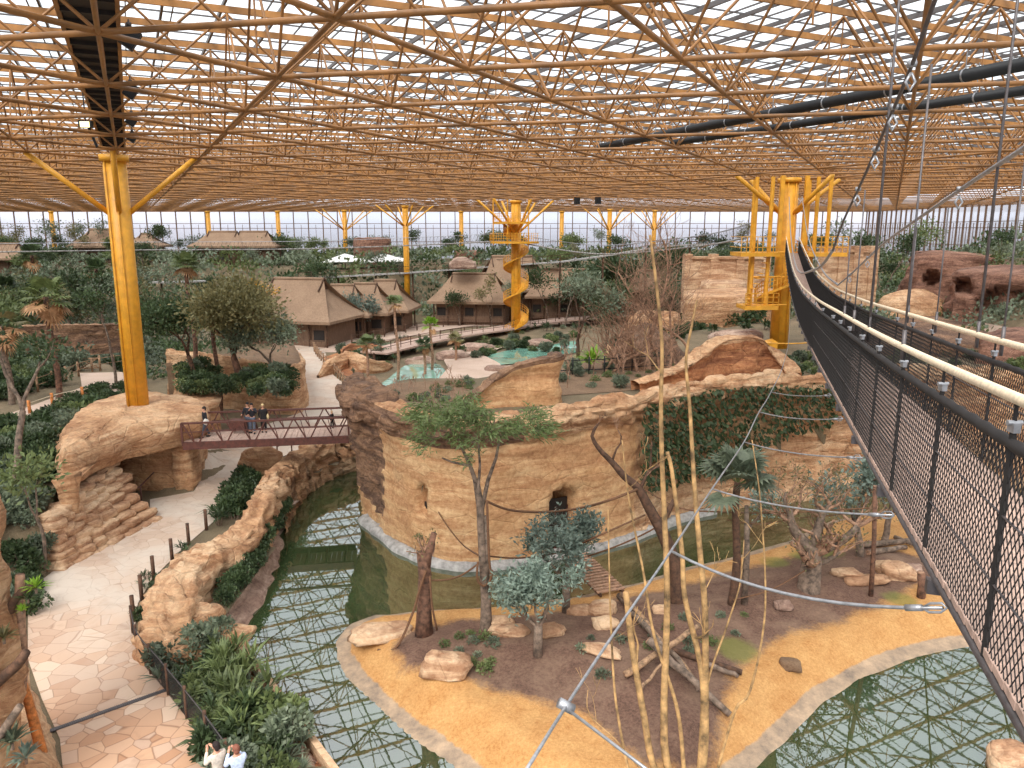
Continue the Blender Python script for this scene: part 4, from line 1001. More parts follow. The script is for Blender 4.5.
# ================================================================ PLANT PROTOTYPES
def leaves(name, pts, size, mat, parent, rnd, asp=.45, droop=0.0, spread=1.0):
    """pts: list of (position, outward direction); one folded leaf each"""
    n = len(pts); V = np.zeros((n, 4, 3))
    for i, (p, d) in enumerate(pts):
        a = Vector((rnd.gauss(0, 1), rnd.gauss(0, 1), rnd.gauss(0, 1)))*.6*spread+d+Vector((0, 0, -droop))
        a.normalize(); s = a.cross(Vector((rnd.gauss(0, 1), rnd.gauss(0, 1), rnd.gauss(0, 1)))).normalized(); L = size*rnd.uniform(.6, 1.3); w = L*asp
        V[i, 0] = p; V[i, 1] = p+a*L*.5+s*w*.5; V[i, 2] = p+a*L; V[i, 3] = p+a*L*.5-s*w*.5
    me = bpy.data.meshes.new(name); me.vertices.add(n*4); me.vertices.foreach_set('co', V.reshape(-1)); me.loops.add(n*4); me.loops.foreach_set('vertex_index', np.arange(n*4))
    me.polygons.add(n); me.polygons.foreach_set('loop_start', np.arange(n)*4); me.update(calc_edges=True)
    return obj(name, me, mat, parent)
def grow(rnd, mb, p, d, L, r, depth, tips, bend=.25, split=2, spread=.7, up=.1, taper=.65, segn=3, sides=6, ratio=.72, minr=.012, twig=None):
    pts = [p]; rs_ = [r]
    for k in range(segn):
        d = (d+Vector((rnd.gauss(0, bend), rnd.gauss(0, bend), rnd.gauss(0, bend)*.6+up))*.5).normalized(); p = p+d*(L/segn); pts.append(p); rs_.append(max(minr, r*(1-(1-taper)*(k+1)/segn)))
        if depth <= 1: tips.append((p, d))
    mb.tube(pts, rs_, sides if depth > 1 else 4, 0, False)
    if depth <= 0: tips.append((p, d)); return
    for k in range(split if rnd.random() < .7 else split+1):
        ax = Vector((rnd.gauss(0, 1), rnd.gauss(0, 1), rnd.gauss(0, .5))); ax = (ax-d*ax.dot(d)).normalized(); nd = (d+ax*rnd.uniform(.5, 1.1)*spread).normalized()
        grow(rnd, mb, p, nd, L*ratio*rnd.uniform(.8, 1.15), rs_[-1]*.72, depth-1, tips, bend, split, spread, up, taper, segn, sides, ratio, minr)
def tree_proto(name, seed, label, H=6, trunk=2, r=.14, depth=4, spread=.8, up=.15, leaf='leaf_grey', bark='bark', lsize=.3, per=9, cloud=.5, asp=.45, lean=(0, 0), split=2, ratio=.74, droop=0, cat='tree', bend=.25, parts=True):
    rnd = random.Random(seed); t = thing(name, label, cat); mb = MB(); tips = []
    grow(rnd, mb, Vector((0, 0, -.15)), Vector((lean[0], lean[1], 1)).normalized(), trunk+.15, r, depth, tips, bend, split, spread, up, .7, 4, 7, ratio)
    mb.build('trunk', M[bark], t, True)
    zt = max(p.z for p, d in tips)
    if leaf:
        P = []
        for p, d in tips:
            for k in range(per):
                o = Vector((rnd.gauss(0, 1), rnd.gauss(0, 1), rnd.gauss(0, .8)))*cloud*.5; P.append((p+o, (d*.4+o.normalized()*.8 if o.length > 0 else d)))
        leaves('foliage', P, lsize, M[leaf], t, rnd, asp, droop)
    t['h'] = zt; return t
def fanpalm(name, seed, label, H=4, r=.14, nf=20, fl=1.1, leaf='leaf_mid', bark='bark', dry=0, blade=16, upb=.3):
    rnd = random.Random(seed); t = thing(name, label, 'palm'); mb = MB(); n = 14
    pts = [Vector((.06*math.sin(k*.4)*H/4, .04*math.cos(k*.5)*H/4, H*k/n-.15 if k else -.2)) for k in range(n+1)]
    mb.tube(pts, [r*(1.25-.3*k/n+(.08 if k % 2 else 0)) for k in range(n+1)], 9); top = pts[-1]; mb.build('trunk', M[bark], t, True)
    def fronds(nm, cnt, e0, e1, mat):
        st = MB(); F = []
        mbf = MB()
        for k in range(cnt):
            az = 2*math.pi*(k*.382+rnd.uniform(-.05, .05)); el = rnd.uniform(e0, e1); d = Vector((math.cos(az)*math.cos(el), math.sin(az)*math.cos(el), math.sin(el)))
            L = fl*rnd.uniform(.6, 1.0)*.7; b = top+d*L+Vector((0, 0, -.1*L)); st.tube([top-Vector((0, 0, .1)), top+d*L*.5+Vector((0, 0, .03)), b], .014, 4)
            side = d.cross(Vector((0, 0, 1))).normalized(); upv = side.cross(d)
            for j in range(blade):
                a = (j/(blade-1)-.5)*math.radians(250); dd = (d*math.cos(a)+side*math.sin(a)).normalized(); ln = fl*.62*(1-.18*abs(a)/2.2); tip = b+dd*ln+Vector((0, 0, -.22*ln)); m_ = b+dd*ln*.55+upv*.02
                w = ln*.085; sv = dd.cross(upv).normalized()*w; mbf.add([b, m_+sv, tip, m_-sv], [(0, 1, 2, 3)])
        return st, mbf
    s, f = fronds('frond', nf, -.35, 1.3, leaf); o = f.build('fronds', M[leaf], t); s.build('frond_stalk', M['leaf_mid'], o)
    if dry: s, f = fronds('dry', dry, -1.3, -.2, 'leaf_dry'); o = f.build('dry_fronds', M['leaf_dry'], t); s.build('frond_stalk', M['leaf_dry'], o)
    t['h'] = H; return t
def shrub(name, seed, label, R_=.8, H=.9, n=700, lsize=.2, leaf='leaf_dark', asp=.5, cat='shrub', blobs=7):
    rnd = random.Random(seed); t = thing(name, label, cat); P = []; B = [(Vector((rnd.uniform(-.55, .55)*R_, rnd.uniform(-.55, .55)*R_, H*rnd.uniform(.3, .75))), R_*rnd.uniform(.3, .55)) for k in range(blobs)]; mb = MB()
    for c, r in B: mb.tube([Vector((0, 0, -.1)), c*.5+Vector((0, 0, -.05)), c], [.03, .02, .012], 4)
    for k in range(n):
        c, r = rnd.choice(B); d = Vector((rnd.gauss(0, 1), rnd.gauss(0, 1), rnd.gauss(0, 1)+.2)).normalized(); p = c+d*r*rnd.uniform(.6, 1.05); p.z = max(.03, p.z*H/(H+.1)); P.append((p, d))
    leaves('foliage', P, lsize, M[leaf], t, rnd, asp); mb.build('stems', M['bark'], t, True); t['h'] = H; return t
def spiky(name, seed, label, n=40, L=.7, leaf='leaf_mid', arch=.5, w=.06, cat='plant', stems=1, sh=0):
    """long arching strap or pinnate leaves in a rosette"""
    rnd = random.Random(seed); t = thing(name, label, cat); mb = MB(); sm = MB()
    for s in range(stems):
        c = Vector((rnd.uniform(-.35, .35), rnd.uniform(-.35, .35), 0))*(stems > 1)+Vector((0, 0, sh*rnd.uniform(.6, 1)))
        sm.tube([Vector((c.x*.5, c.y*.5, -.1)), c], .035, 5)
        for k in range(n//stems):
            az = rnd.uniform(0, 6.283); el = rnd.uniform(.25, 1.4); d = Vector((math.cos(az)*math.cos(el), math.sin(az)*math.cos(el), math.sin(el))); l = L*rnd.uniform(.6, 1); sv = d.cross(Vector((0, 0, 1))).normalized()*w*l
            a = c; b = c+d*l*.5+sv; b2 = c+d*l*.5-sv; e = c+d*l+Vector((0, 0, -arch*l*.5)); mb.add([a, b, e, b2], [(0, 1, 2, 3)])
    mb.build('leaves', M[leaf], t); sm.build('stem', M['bark'], t); return t
used = {}
def put(proto, loc, rz=None, sc=1.0, label=None, group=None, sz=None, nm=None):
    rz = R.uniform(0, 6.28) if rz is None else rz
    if not used.get(proto.name_full):
        used[proto.name_full] = 1; proto.location = loc; proto.rotation_euler = (0, 0, rz); proto.scale = (sc, sc, sz or sc)
        if label: proto['label'] = label
        if group: proto['group'] = group
        return proto
    r = dup(proto, loc, rz, sc, label, group, sz)
    if not group and 'group' in r: del r['group']
    return r
def scatter(protos, n, region, label, group, sc=(.8, 1.3), zf=None, rnd=None, mind=0.0, cond=None):
    """region: list of pixel points on the ground at height z, (list, z)"""
    rnd = rnd or random.Random(len(group)*7+n); P, z0 = region; poly = [tuple(G(a, b, z0)[:2]) for a, b in P] if z0 is not None else P
    x0, x1 = min(p[0] for p in poly), max(p[0] for p in poly); y0, y1 = min(p[1] for p in poly), max(p[1] for p in poly); done = []; k = 0; tries = 0
    while k < n and tries < n*60:
        tries += 1; x, y = rnd.uniform(x0, x1), rnd.uniform(y0, y1)
        if not inpoly(x, y, poly) or any((x-a)**2+(y-b)**2 < mind*mind for a, b in done): continue
        if cond and not cond(x, y): continue
        done.append((x, y)); z = zf(x, y) if zf else terr(x, y); put(rnd.choice(protos), (x, y, z-.03), rnd.uniform(0, 6.28), rnd.uniform(*sc), label, group); k += 1
# prototypes shared by the planting
far_a = [tree_proto('broadleaf_tree', s, 'x', 6, 1.8, .14, 4, .85, .12, lf, 'bark', .42, 6, .9) for s, lf in ((1, 'leaf_dark'), (2, 'leaf_grey'), (3, 'leaf_mid'), (4, 'leaf_dark'))]
far_b = [tree_proto('airy_tree', s, 'x', 7, 2.6, .11, 4, .7, .25, lf, 'bark', .36, 4, .8) for s, lf in ((11, 'leaf_grey'), (12, 'leaf_olive'), (13, 'leaf_dark'))]
pal = [fanpalm('fan_palm', 21, 'x', 5, .16, 22, 1.3, 'leaf_mid', 'bark', 2), fanpalm('fan_palm', 22, 'x', 7, .17, 24, 1.4, 'leaf_dark', 'barkred', 3)]
sh = [shrub('leafy_shrub', 31, 'x', .8, .9, 700, .22, 'leaf_dark'), shrub('leafy_shrub', 32, 'x', .8, .8, 700, .24, 'leaf_mid'), shrub('leafy_shrub', 33, 'x', .9, 1.1, 800, .2, 'leaf_grey')]
shd = [shrub('evergreen_bush', 34, 'x', .8, .9, 800, .2, 'leaf_dark'), shrub('evergreen_bush', 35, 'x', .7, 1.0, 700, .2, 'leaf_dark')]
rid = [spiky('strappy_plant', 41, 'x', 60, .85, 'leaf_mid', .5, .05, 'plant', 3, .35), spiky('strappy_plant', 42, 'x', 70, .9, 'leaf_dark', .6, .05, 'plant', 4, .5), spiky('strappy_plant', 43, 'x', 50, .7, 'leaf_grey', .3, .06, 'plant', 2, .3)]
twg = [tree_proto('bare_sapling', s, 'x', 2, .5, .02, 3, .9, .3, None, 'barktan', ratio=.8) for s in (51, 52)]
cg = [shrub('ground_cover_plant', 36, 'x', .5, .35, 220, .16, 'leaf_mid', .5, 'plant', 4), shrub('ground_cover_plant', 37, 'x', .5, .4, 220, .15, 'leaf_grey', .5, 'plant', 4)]
# ---------------------------------------------------------------- far forest
scatter(far_a+far_b, 105, ([(-130, 118), (-60, 112), (-30, 128), (20, 126), (60, 118), (70, 165), (-140, 168)], None), 'leafy tree in the planting below the far glazed wall', 'trees along the far glazed wall', (.6, 1.05), mind=3.2)
scatter(far_a+far_b, 62, ([(-100, 70), (-60, 66), (-46, 84), (-40, 104), (-60, 116), (-130, 118)], None), 'leafy tree in the thicket left of the thatched huts', 'trees in the left thicket', (.95, 1.5), mind=2.6)
scatter(pal, 10, ([(-120, 90), (-60, 80), (-45, 110), (-100, 125)], None), 'fan palm rising from the left thicket', 'palms in the left thicket', (1, 1.5), mind=5)
scatter(far_a+far_b, 26, ([(-14, 118), (26, 108), (48, 104), (60, 118), (20, 126)], None), 'dark leafy tree behind the stair column, left of the sandy walls', 'trees behind the stair column', (.8, 1.3), mind=3.2)
scatter(sh, 20, ([(-70, 100), (-40, 96), (-30, 124), (-90, 126)], None), 'bush under the trees behind the thatched huts', 'bushes behind the huts', (1.5, 2.6), mind=1.5)
scatter(sh+shd, 26, ([(-90, 60), (-45, 62), (-38, 96), (-60, 100), (-110, 100)], None), 'bush among the trees of the left thicket', 'bushes in the left thicket', (1.3, 2.4), mind=1.4)
scatter(far_b+far_a[:2], 14, ([(54, 66), (64, 60), (76, 76), (76, 110), (60, 110)], None), 'slender tree on the red slope at right by the glazed wall', 'trees on the right slope', (.5, .75), mind=3)
scatter(sh, 30, ([(30, 70), (44, 60), (52, 68), (66, 100), (50, 108), (34, 92)], None), 'grey green bush on the slope below the right glazed wall', 'bushes on the right slope', (.8, 1.7), mind=1.3)
scatter(sh+cg, 40, ([(18, 46), (34, 45), (46, 50), (40, 60), (22, 58)], None), 'low bush on the plateau behind the hanging greenery', 'bushes on the right plateau', (.5, 1.1), mind=.8)
# ---------------------------------------------------------------- left side: upper terrace and slope
T31 = lambda x, y: terr(x, y)
scatter(sh+shd+rid[:2], 46, ([(0, 458), (66, 446), (100, 412), (56, 420), (0, 436), (-60, 440), (-60, 470)], 3.1), 'leafy plant in the dense bed left of the archway', 'plants in the bed left of the archway', (.8, 1.5), T31, mind=.6)
bpy.context.view_layer.update()
def bankz(x, y):
    h, loc, nn, ix = bk2.ray_cast(Vector((x, y, 9)), Vector((0, 0, -1)))
    if h: return loc.z
    a = G(20, 580, 0); b = G(20, 460, 3.1); return 3.1*smooth01((y-a.y)/(b.y-a.y))
scatter(shd+sh[2:], 95, ([(0, 590), (30, 576), (46, 530), (64, 470), (0, 470), (-60, 480), (-60, 560)], 1.5), 'dark leafy shrub on the slope beside the stacked stones', 'shrubs on the left slope', (.7, 1.2), bankz, mind=.42)
scatter(shd, 22, ([(64, 400), (84, 392), (128, 386), (138, 398), (100, 408), (60, 412)], 3.1), 'green shrub between the upper path and the archway rocks', 'shrubs beside the upper path', (.5, .8), T31, mind=.5)
scatter(sh+shd, 40, ([(0, 372), (70, 360), (78, 372), (50, 392), (0, 402), (-40, 400), (-40, 372)], 3.1), 'leafy shrub beyond the upper path at left', 'shrubs beyond the upper path', (.9, 1.5), T31, mind=.8)
# big trees of the left middle ground
t = tree_proto('olive_tree', 61, 'bushy olive brown tree filling the planter above the footbridge', 6, 1.1, .2, 5, .9, .12, 'leaf_olive', 'barkred', .2, 20, .9, split=2, ratio=.8); put(t, (G(240, 378, 3.6).x, G(240, 378, 3.6).y, 3.6), 1.0, 1.6)
s0 = G(232, 378, 3.6)
t = tree_proto('olive_tree', 62, 'grey green bushy tree at the right side of the planter', 5, 1.0, .16, 5, .85, .15, 'leaf_grey', 'bark', .2, 12, .8, ratio=.78); put(t, (G(266, 381, 3.6).x, G(266, 381, 3.6).y+.8, 3.6), 2.0, 1.25)
t = tree_proto('olive_tree', 63, 'dark leafy tree at the left side of the planter near the yellow column', 5, 1.2, .16, 5, .85, .15, 'leaf_dark', 'barkred', .2, 12, .8, ratio=.78); put(t, (G(190, 378, 3.9).x, G(190, 378, 3.9).y+.8, 3.9), 2.0, 1.35)
scatter(shd+sh, 40, ([(172, 392), (296, 396), (292, 374), (180, 368)], 3.8), 'dark leafy plant at the foot of the planter trees', 'low plants in the planter', (.7, 1.2), lambda x, y: 3.7, mind=.6)
t = fanpalm('fan_palm', 64, 'fan palm with hanging brown fronds on a thin trunk, nearest palm at left', 7.0, .16, 16, 1.6, 'leaf_mid', 'barkred', 9); g = D(60, 408, 52); put(t, (g.x, 52, 2.9), .3, 1.05)
t = fanpalm('fan_palm', 65, 'palm of dry brown fronds at the left edge', 6.0, .17, 3, 1.6, 'leaf_olive', 'bark', 13); g = D(12, 408, 50); put(t, (g.x, 50, 2.6), .9, 1)
for px, d, hh, lb in ((190, 62, 8.6, 'tall fan palm behind the yellow column, above the planter'), (212, 60, 7.6, 'fan palm right of the tall one above the planter'), (100, 112, 1.2, 'tall dark palm against the far glazed wall at left'), (38, 118, 1.3, 'dark spreading palm left of the far thatched hut')):
    g = D(px, 300, d)
    if hh > 5: t = fanpalm('fan_palm', int(px), lb, hh, .15, 26, 1.2, 'leaf_mid', 'barkred', 4); put(t, (g.x, d, terr(g.x, d) if hh < 8 else 3.4), .5, 1)
    else: put(pal[1], (g.x, d, terr(g.x, d)), .5, 1.5 if px < 50 else 1.3, lb)
for px, yb, z0, yt, r, lb, nm in ((18, 520, 1.2, 320, .2, 'dark slender trunk rising from the left slope near the edge', 71), (44, 566, .3, 470, .09, 'thin leaning trunk in front of the stacked stones', 72), (116, 385, 3.1, 300, .12, 'pale thin trunked tree left of the yellow column', 73)):
    g = G(px, yb, z0); zt = D(px, yt, g.y).z
    t = tree_proto('slender_tree', nm, lb, zt-z0, (zt-z0)*.55, r, 3, .6, .3, 'leaf_dark' if nm != 72 else 'leaf_mid', 'bark', .3, 7, .7, ratio=.5); put(t, g, 0, 1)
# ---------------------------------------------------------------- planting beds by the path and pond
scatter(rid+sh, 60, ([(222, 640), (232, 662), (262, 700), (312, 768), (300, 800), (232, 790), (210, 742), (186, 706), (166, 680), (172, 656), (190, 662)], 0), 'leafy green plant in the bed between the mesh fence and the pond kerb', 'plants between mesh fence and pond', (.7, 1.15), lambda x, y: 0, mind=.5)
scatter(rid[:1]+pal[:0], 10, ([(196, 680), (226, 664), (262, 710), (240, 740)], 0), 'bright strappy leaved plant rising above the bed near the bottom left', 'taller strappy plants near the bottom left', (1.3, 1.8), lambda x, y: 0, mind=.7)
scatter(shd, 46, ([(280, 512), (266, 532), (252, 560), (234, 586), (222, 606), (232, 600), (250, 578), (268, 548), (288, 506)], 0), 'dark low plant in the narrow strip between rock ridge and pond', 'plants on the pond side of the rock ridge', (.45, .75), lambda x, y: .1, mind=.35)
scatter(shd+rid[1:2], 16, ([(248, 478), (260, 486), (238, 520), (216, 530), (222, 512)], 0), 'green bushy plant between the path and the rock ridge', 'plants on the path side of the rock ridge', (.8, 1.15), lambda x, y: 0, mind=.45)
scatter(rid+shd, 9, ([(150, 575), (176, 566), (196, 545), (186, 560), (160, 600), (142, 630), (140, 600)], 0), 'small plant at the foot of the fence posts beside the path', 'small plants by the fence posts', (.5, .8), lambda x, y: 0, mind=.4)
# ---------------------------------------------------------------- hanging greenery on the cliff
rnd = random.Random(5); P = []
for i in range(i_vine0, i_vine1+6):
    s = (i-i_vine0)/(i_vine1-i_vine0); zt = ztop(i)-.45; low = 1.6+.35*noise.noise(Vector((i*.1, 0, 0)))+2.9*max(0, (s-.35)/.65)**.9+(.9 if s < .03 else 0)
    for k in range(int(46*max(0, (zt-low))/4)):
        z = rnd.uniform(low, zt); p = cf[i]+cn[i]*(.35+rnd.uniform(0, .35)); P.append((Vector((p.x+rnd.uniform(-.1, .1), p.y, z)), cn[i]*.8+Vector((0, 0, -.6))))
iv = leaves('hanging_ivy', P, .3, M['leaf_dark'], None, rnd, .6, .3); tag(iv, 'curtain of dark hanging greenery covering the right part of the cliff', 'climbing plant', None, 'stuff')
# ---------------------------------------------------------------- island trees
g = IZ(486, 628); t = thing('feathery_tree', 'tall feathery green tree with ropes around its forked trunk, in front of the cliff', 'tree', g)
rnd = random.Random(9); mb = MB(); tips = []
d0 = g.y
def rel(px, py, dy=0): return D(px, py, d0+dy)-g
mb.tube([Vector((0, 0, -.2)), rel(486, 600), rel(483, 560), rel(480, 505), rel(476, 480)], [.24, .19, .16, .14, .12], 9, 0, False)
mb.tube([rel(486, 590, -.05), rel(487, 560), rel(486, 516)], [.12, .1, .08], 8)
for pts, r in (([(476, 482), (470, 465), (462, 448), (456, 434)], .09), ([(482, 508), (488, 480), (496, 458), (500, 436)], .09), ([(470, 466), (452, 462), (442, 458)], .05), ([(478, 490), (480, 465), (478, 440)], .06)):
    L = [rel(a, b, R.uniform(-.3, .3)) for a, b in pts]; mb.tube(L, [r*(1-.2*k) for k in range(len(L))], 7, 0, False)
    for k in range(5 if r > .055 else 0):
        grow(rnd, mb, L[-1], (Vector((rnd.gauss(0, 1.1), rnd.gauss(0, 1.1), .45))).normalized(), .72, r*.35, 3, tips, .2, 2, .8, .1, .6, 3, 4, .72)
mb.build('trunk', M['bark'], t, True)
P = []
for p, d in tips:
    for k in range(6): P.append((p+Vector((rnd.gauss(0, .2), rnd.gauss(0, .2), rnd.gauss(0, .1))), Vector((d.x, d.y, .1))))
leaves('foliage', P, .26, M['leaf_fresh'], t, rnd, .16, .25, .7)
def rope(pts, r, label, mat='manila', name='rope', n=10):
    L = resample(pts, .25); mb = MB(); mb.tube(L, r, 6); return tag(mb.build(name, M[mat], None, True), label, 'rope')
# truncated trunk with ropes
g2 = IZ(424, 634); d1 = g2.y; t = thing('tree_stump', 'broken topped brown trunk at the left tip of the island, hung with ropes', 'tree', g2)
R2 = lambda a, b, dy=0: D(a, b, d1+dy)-g2
mb = MB(); mb.tube([Vector((0, 0, -.2)), R2(424, 610), R2(425, 575), R2(422, 552)], [.36, .27, .24, .2], 10); mb.tube([R2(424, 575), R2(428, 555), R2(434, 533)], [.2, .15, .1], 8); mb.build('trunk', M['barkred'], t, True)
mb = MB(); tips = []
for a in range(6): grow(rnd, mb, R2(422+a*2, 556), Vector((rnd.gauss(0, .8), rnd.gauss(0, .8), 1)).normalized(), .5, .05, 1, tips, .3, 2, .8, .1)
mb.build('twigs', M['barktan'], t, True)
leaves('foliage', [(p+Vector((rnd.gauss(0, .1), rnd.gauss(0, .1), 0)), d) for p, d in tips for k in range(2)], .12, M['leaf_olive'], t, rnd)
# broad silvery shrubs/trees on the island
for (px, py, seed, sc, lf, H_, lb) in ((538, 655, 81, 1.0, 'leaf_silver', 1.0, 'silvery leaved small tree on a grey post like trunk, nearest on the island'), (566, 612, 82, 1.15, 'leaf_silver', 1.3, 'silvery leaved small tree in front of the arched doorway')):
    g = IZ(px, py); t = thing('silver_leaved_tree', lb, 'tree', g); rnd = random.Random(seed); mb = MB(); mb.tube([Vector((0, 0, -.2)), Vector((0, 0, H_*1.1))], [.17, .15], 9); tips = []
    for k in range(5): grow(rnd, mb, Vector((0, 0, H_)), Vector((rnd.gauss(0, .7), rnd.gauss(0, .7), .8)).normalized(), .92*sc, .06, 2, tips, .25, 2, .8, .2, ratio=.8)
    mb.build('trunk', M['bark'], t, True); P = [(p+Vector((rnd.gauss(0, .2), rnd.gauss(0, .2), rnd.gauss(0, .2))), Vector((rnd.gauss(0, 1), rnd.gauss(0, 1), .5)).normalized()) for p, d in tips for k in range(30)]
    leaves('foliage', P, .22, M[lf], t, rnd, .35)
# dead dark tree
def traced(name, label, base, depth_, chains, mat, twn=0, cat='tree', leaf=None, seed=1, tl=.5, side=8):
    t = thing(name, label, cat, base); mb = MB(); rnd = random.Random(seed); tips = []; tw = MB()
    for pts, r0, r1 in chains:
        L = [D(a, b, depth_+(q[0] if q else 0))-Vector(base) for a, b, *q in pts]; L = resample(L, .25); n = len(L)
        mb.tube(L, [r0+(r1-r0)*k/(n-1) for k in range(n)], side)
        for k in range(twn):
            p = L[rnd.randrange(n//3, n)]; grow(rnd, tw, p, Vector((rnd.gauss(0, 1), rnd.gauss(0, 1), rnd.uniform(.2, 1.3))).normalized(), tl, max(.01, r1*.7), 2, tips, .25, 2, .8, .2, minr=.007)
    mb.build('trunk', M[mat], t, True)
    if twn: tw.build('twigs', M['barktan'] if mat != 'barkyel' else M['barkyel'], t, True)
    if leaf: leaves('foliage', [(p+Vector((rnd.gauss(0, .15), rnd.gauss(0, .15), rnd.gauss(0, .1))), d) for p, d in tips for k in range(leaf[1])], leaf[2], M[leaf[0]], t, rnd)
    return t
g = IZ(676, 602); traced('dead_tree', 'dead dark red brown tree leaning left before the ivy clad cliff', g, g.y, [([(677, 612), (676, 570), (664, 536), (656, 520)], .34, .22), ([(658, 524), (648, 506), (638, 488), (624, 476), (612, 462), (600, 450), (592, 436), (598, 424)], .22, .05), ([(660, 526), (668, 512), (674, 500)], .15, .09), ([(640, 490), (645, 478), (650, 470), (662, 466)], .08, .03), ([(650, 474), (651, 455), (652, 442)], .05, .02), ([(612, 462), (616, 450), (622, 440), (618, 430)], .05, .02)], 'wooddk', 1, tl=.35, seed=4)
# fan palm
g = IZ(732, 605); zt = D(728, 478, g.y).z; t = fanpalm('fan_palm', 91, 'fan palm with silvery fronds on a tall dark island trunk, right of centre', zt-g.z, .13, 24, 1.5, 'leaf_grey', 'wooddk', 0); put(t, g, .4, 1)
mb = MB(); b0 = Vector((.5, .1, 0)); mb.tube([b0+Vector((0, 0, -.2)), b0+Vector((-.02, 0, 2)), b0+Vector((-.15, 0, 4))], [.14, .12, .08], 7)
t2 = thing('tree_stump', 'bare grey trunk standing close against the fan palm trunk', 'tree', g+b0); mb.v = [tuple(Vector(v)-b0) for v in mb.v]; mb.build('trunk', M['bark'], t2, True)
# gnarled tree right
g = IZ(808, 588); traced('gnarled_tree', 'thick gnarled grey tree with a tangle of pruned branches, right side of the island', g, g.y, [([(808, 594), (812, 560), (814, 545)], .5, .36), ([(812, 550), (800, 538), (792, 525), (790, 510)], .28, .12), ([(814, 548), (818, 530), (822, 515), (830, 505)], .26, .1), ([(816, 552), (832, 545), (846, 538), (858, 526)], .26, .12), ([(812, 565), (828, 560), (840, 552)], .14, .07), ([(790, 515), (784, 500), (786, 492)], .09, .04), ([(822, 518), (815, 500), (818, 490)], .09, .04)], 'bark', 7, tl=.7, seed=6, leaf=('leaf_olive', 1, .13))
for px, py, sc, lb, seed in ((860, 556, 1.25, 'grey green small tree leaning behind the gnarled tree', 83), (882, 545, 1.1, 'grey green small tree beside the rope bridge net, rightmost on the island', 84), (748, 545, .8, 'silvery bush at the far bank behind the fan palm', 85)):
    g = IZ(px, py); rnd = random.Random(seed); t = tree_proto('silver_leaved_tree', seed, lb, 3, 1.4, .16, 3, .8, .2, 'leaf_silver', 'bark', .22, 14, .6, ratio=.7); put(t, g, 1, sc)
for px, py, yt, r, lb in ((871, 596, 486, .09, 'thin dark post like trunk in front of the slab rocks'), (921, 597, 572, .16, 'short brown stump in the sand near the bridge edge')):
    g = IZ(px, py); z = D(px+(4 if r < .1 else 0), yt, g.y); t = thing('post', lb, 'post', g); mb = MB(); q = z-g; mb.tube([Vector((0, 0, -.2)), q*.5+Vector((.04, 0, 0)), q], [r*1.1, r, r*.9], 9); mb.build('trunk', M['barkred'], t, True)
    mb = MB(); mb.tube([q*.97, q*1.0+Vector((0, 0, .02))], [r*.95, r*.8], 9); mb.build('cut_top', M['barktan'], t, True)
# rocks on the island
for k, (px, py, rx, ry, rz_, mt, lb) in enumerate(((446, 672, .85, .5, .55, 'rock_pale', 'flat topped cream boulder with a squared face on the left half of the island'), (508, 634, .75, .4, .3, 'rock_pale', 'cream rock at the foot of the feathery tree, right side'), (500, 626, .5, .4, .25, 'rock_pale', 'small cream rock behind the one at the feathery tree'), (552, 634, .5, .35, .3, 'rock_pale', 'cream rock between the two silvery trees'), (580, 612, .5, .4, .2, 'rock_pale', 'pale flat rock left of the plank ladder foot'), (603, 612, .55, .45, .35, 'rock_pale', 'pale rock just below the plank ladder'), (606, 626, .5, .4, .25, 'rock_pale', 'pale low rock second below the plank ladder'), (602, 652, .7, .4, .16, 'rock_pale', 'flat pale slab above the log pile'), (868, 582, .95, .4, .22, 'rock_pale', 'flat cream slab left of the round boulder near the bridge'), (846, 575, .75, .4, .2, 'rock_pale', 'flat cream slab right of the gnarled trunk'), (896, 576, .85, .6, .5, 'rock_pale', 'rounded cream boulder near the bridge edge'), (912, 572, .4, .4, .3, 'rock_grey', 'small grey rock right of the rounded boulder'), (790, 668, .35, .3, .3, 'soil', 'small dark brown clump in the orange sand'), (380, 634, 1.2, .7, .25, 'rock_pale', 'low tan shore rock at the left tip of the island'), (660, 612, .3, .25, .2, 'rock_pale', 'small pale stone by the foot of the dead tree'), (783, 608, .35, .25, .25, 'rock_grey', 'small rough brown stone left of the gnarled trunk'))):
    tag(boulder('boulder', IZ(px, py), (rx, ry, rz_), M[mt], 20+k, None, .3, R.uniform(-.3, .3), 18, 12, .3), lb, 'rock')
scatter(cg, 14, ([(440, 640), (470, 626), (500, 650), (480, 670), (450, 655)], .2), 'small green seedling on the dark mulch near the cream boulder', 'seedlings near the cream boulder', (.4, .8), island_z, mind=.5)
scatter(cg, 16, ([(580, 650), (600, 640), (740, 600), (760, 620), (650, 680), (590, 690)], .2), 'small green seedling on the mulch in the middle of the island', 'seedlings in mid island', (.35, .7), island_z, mind=.7)
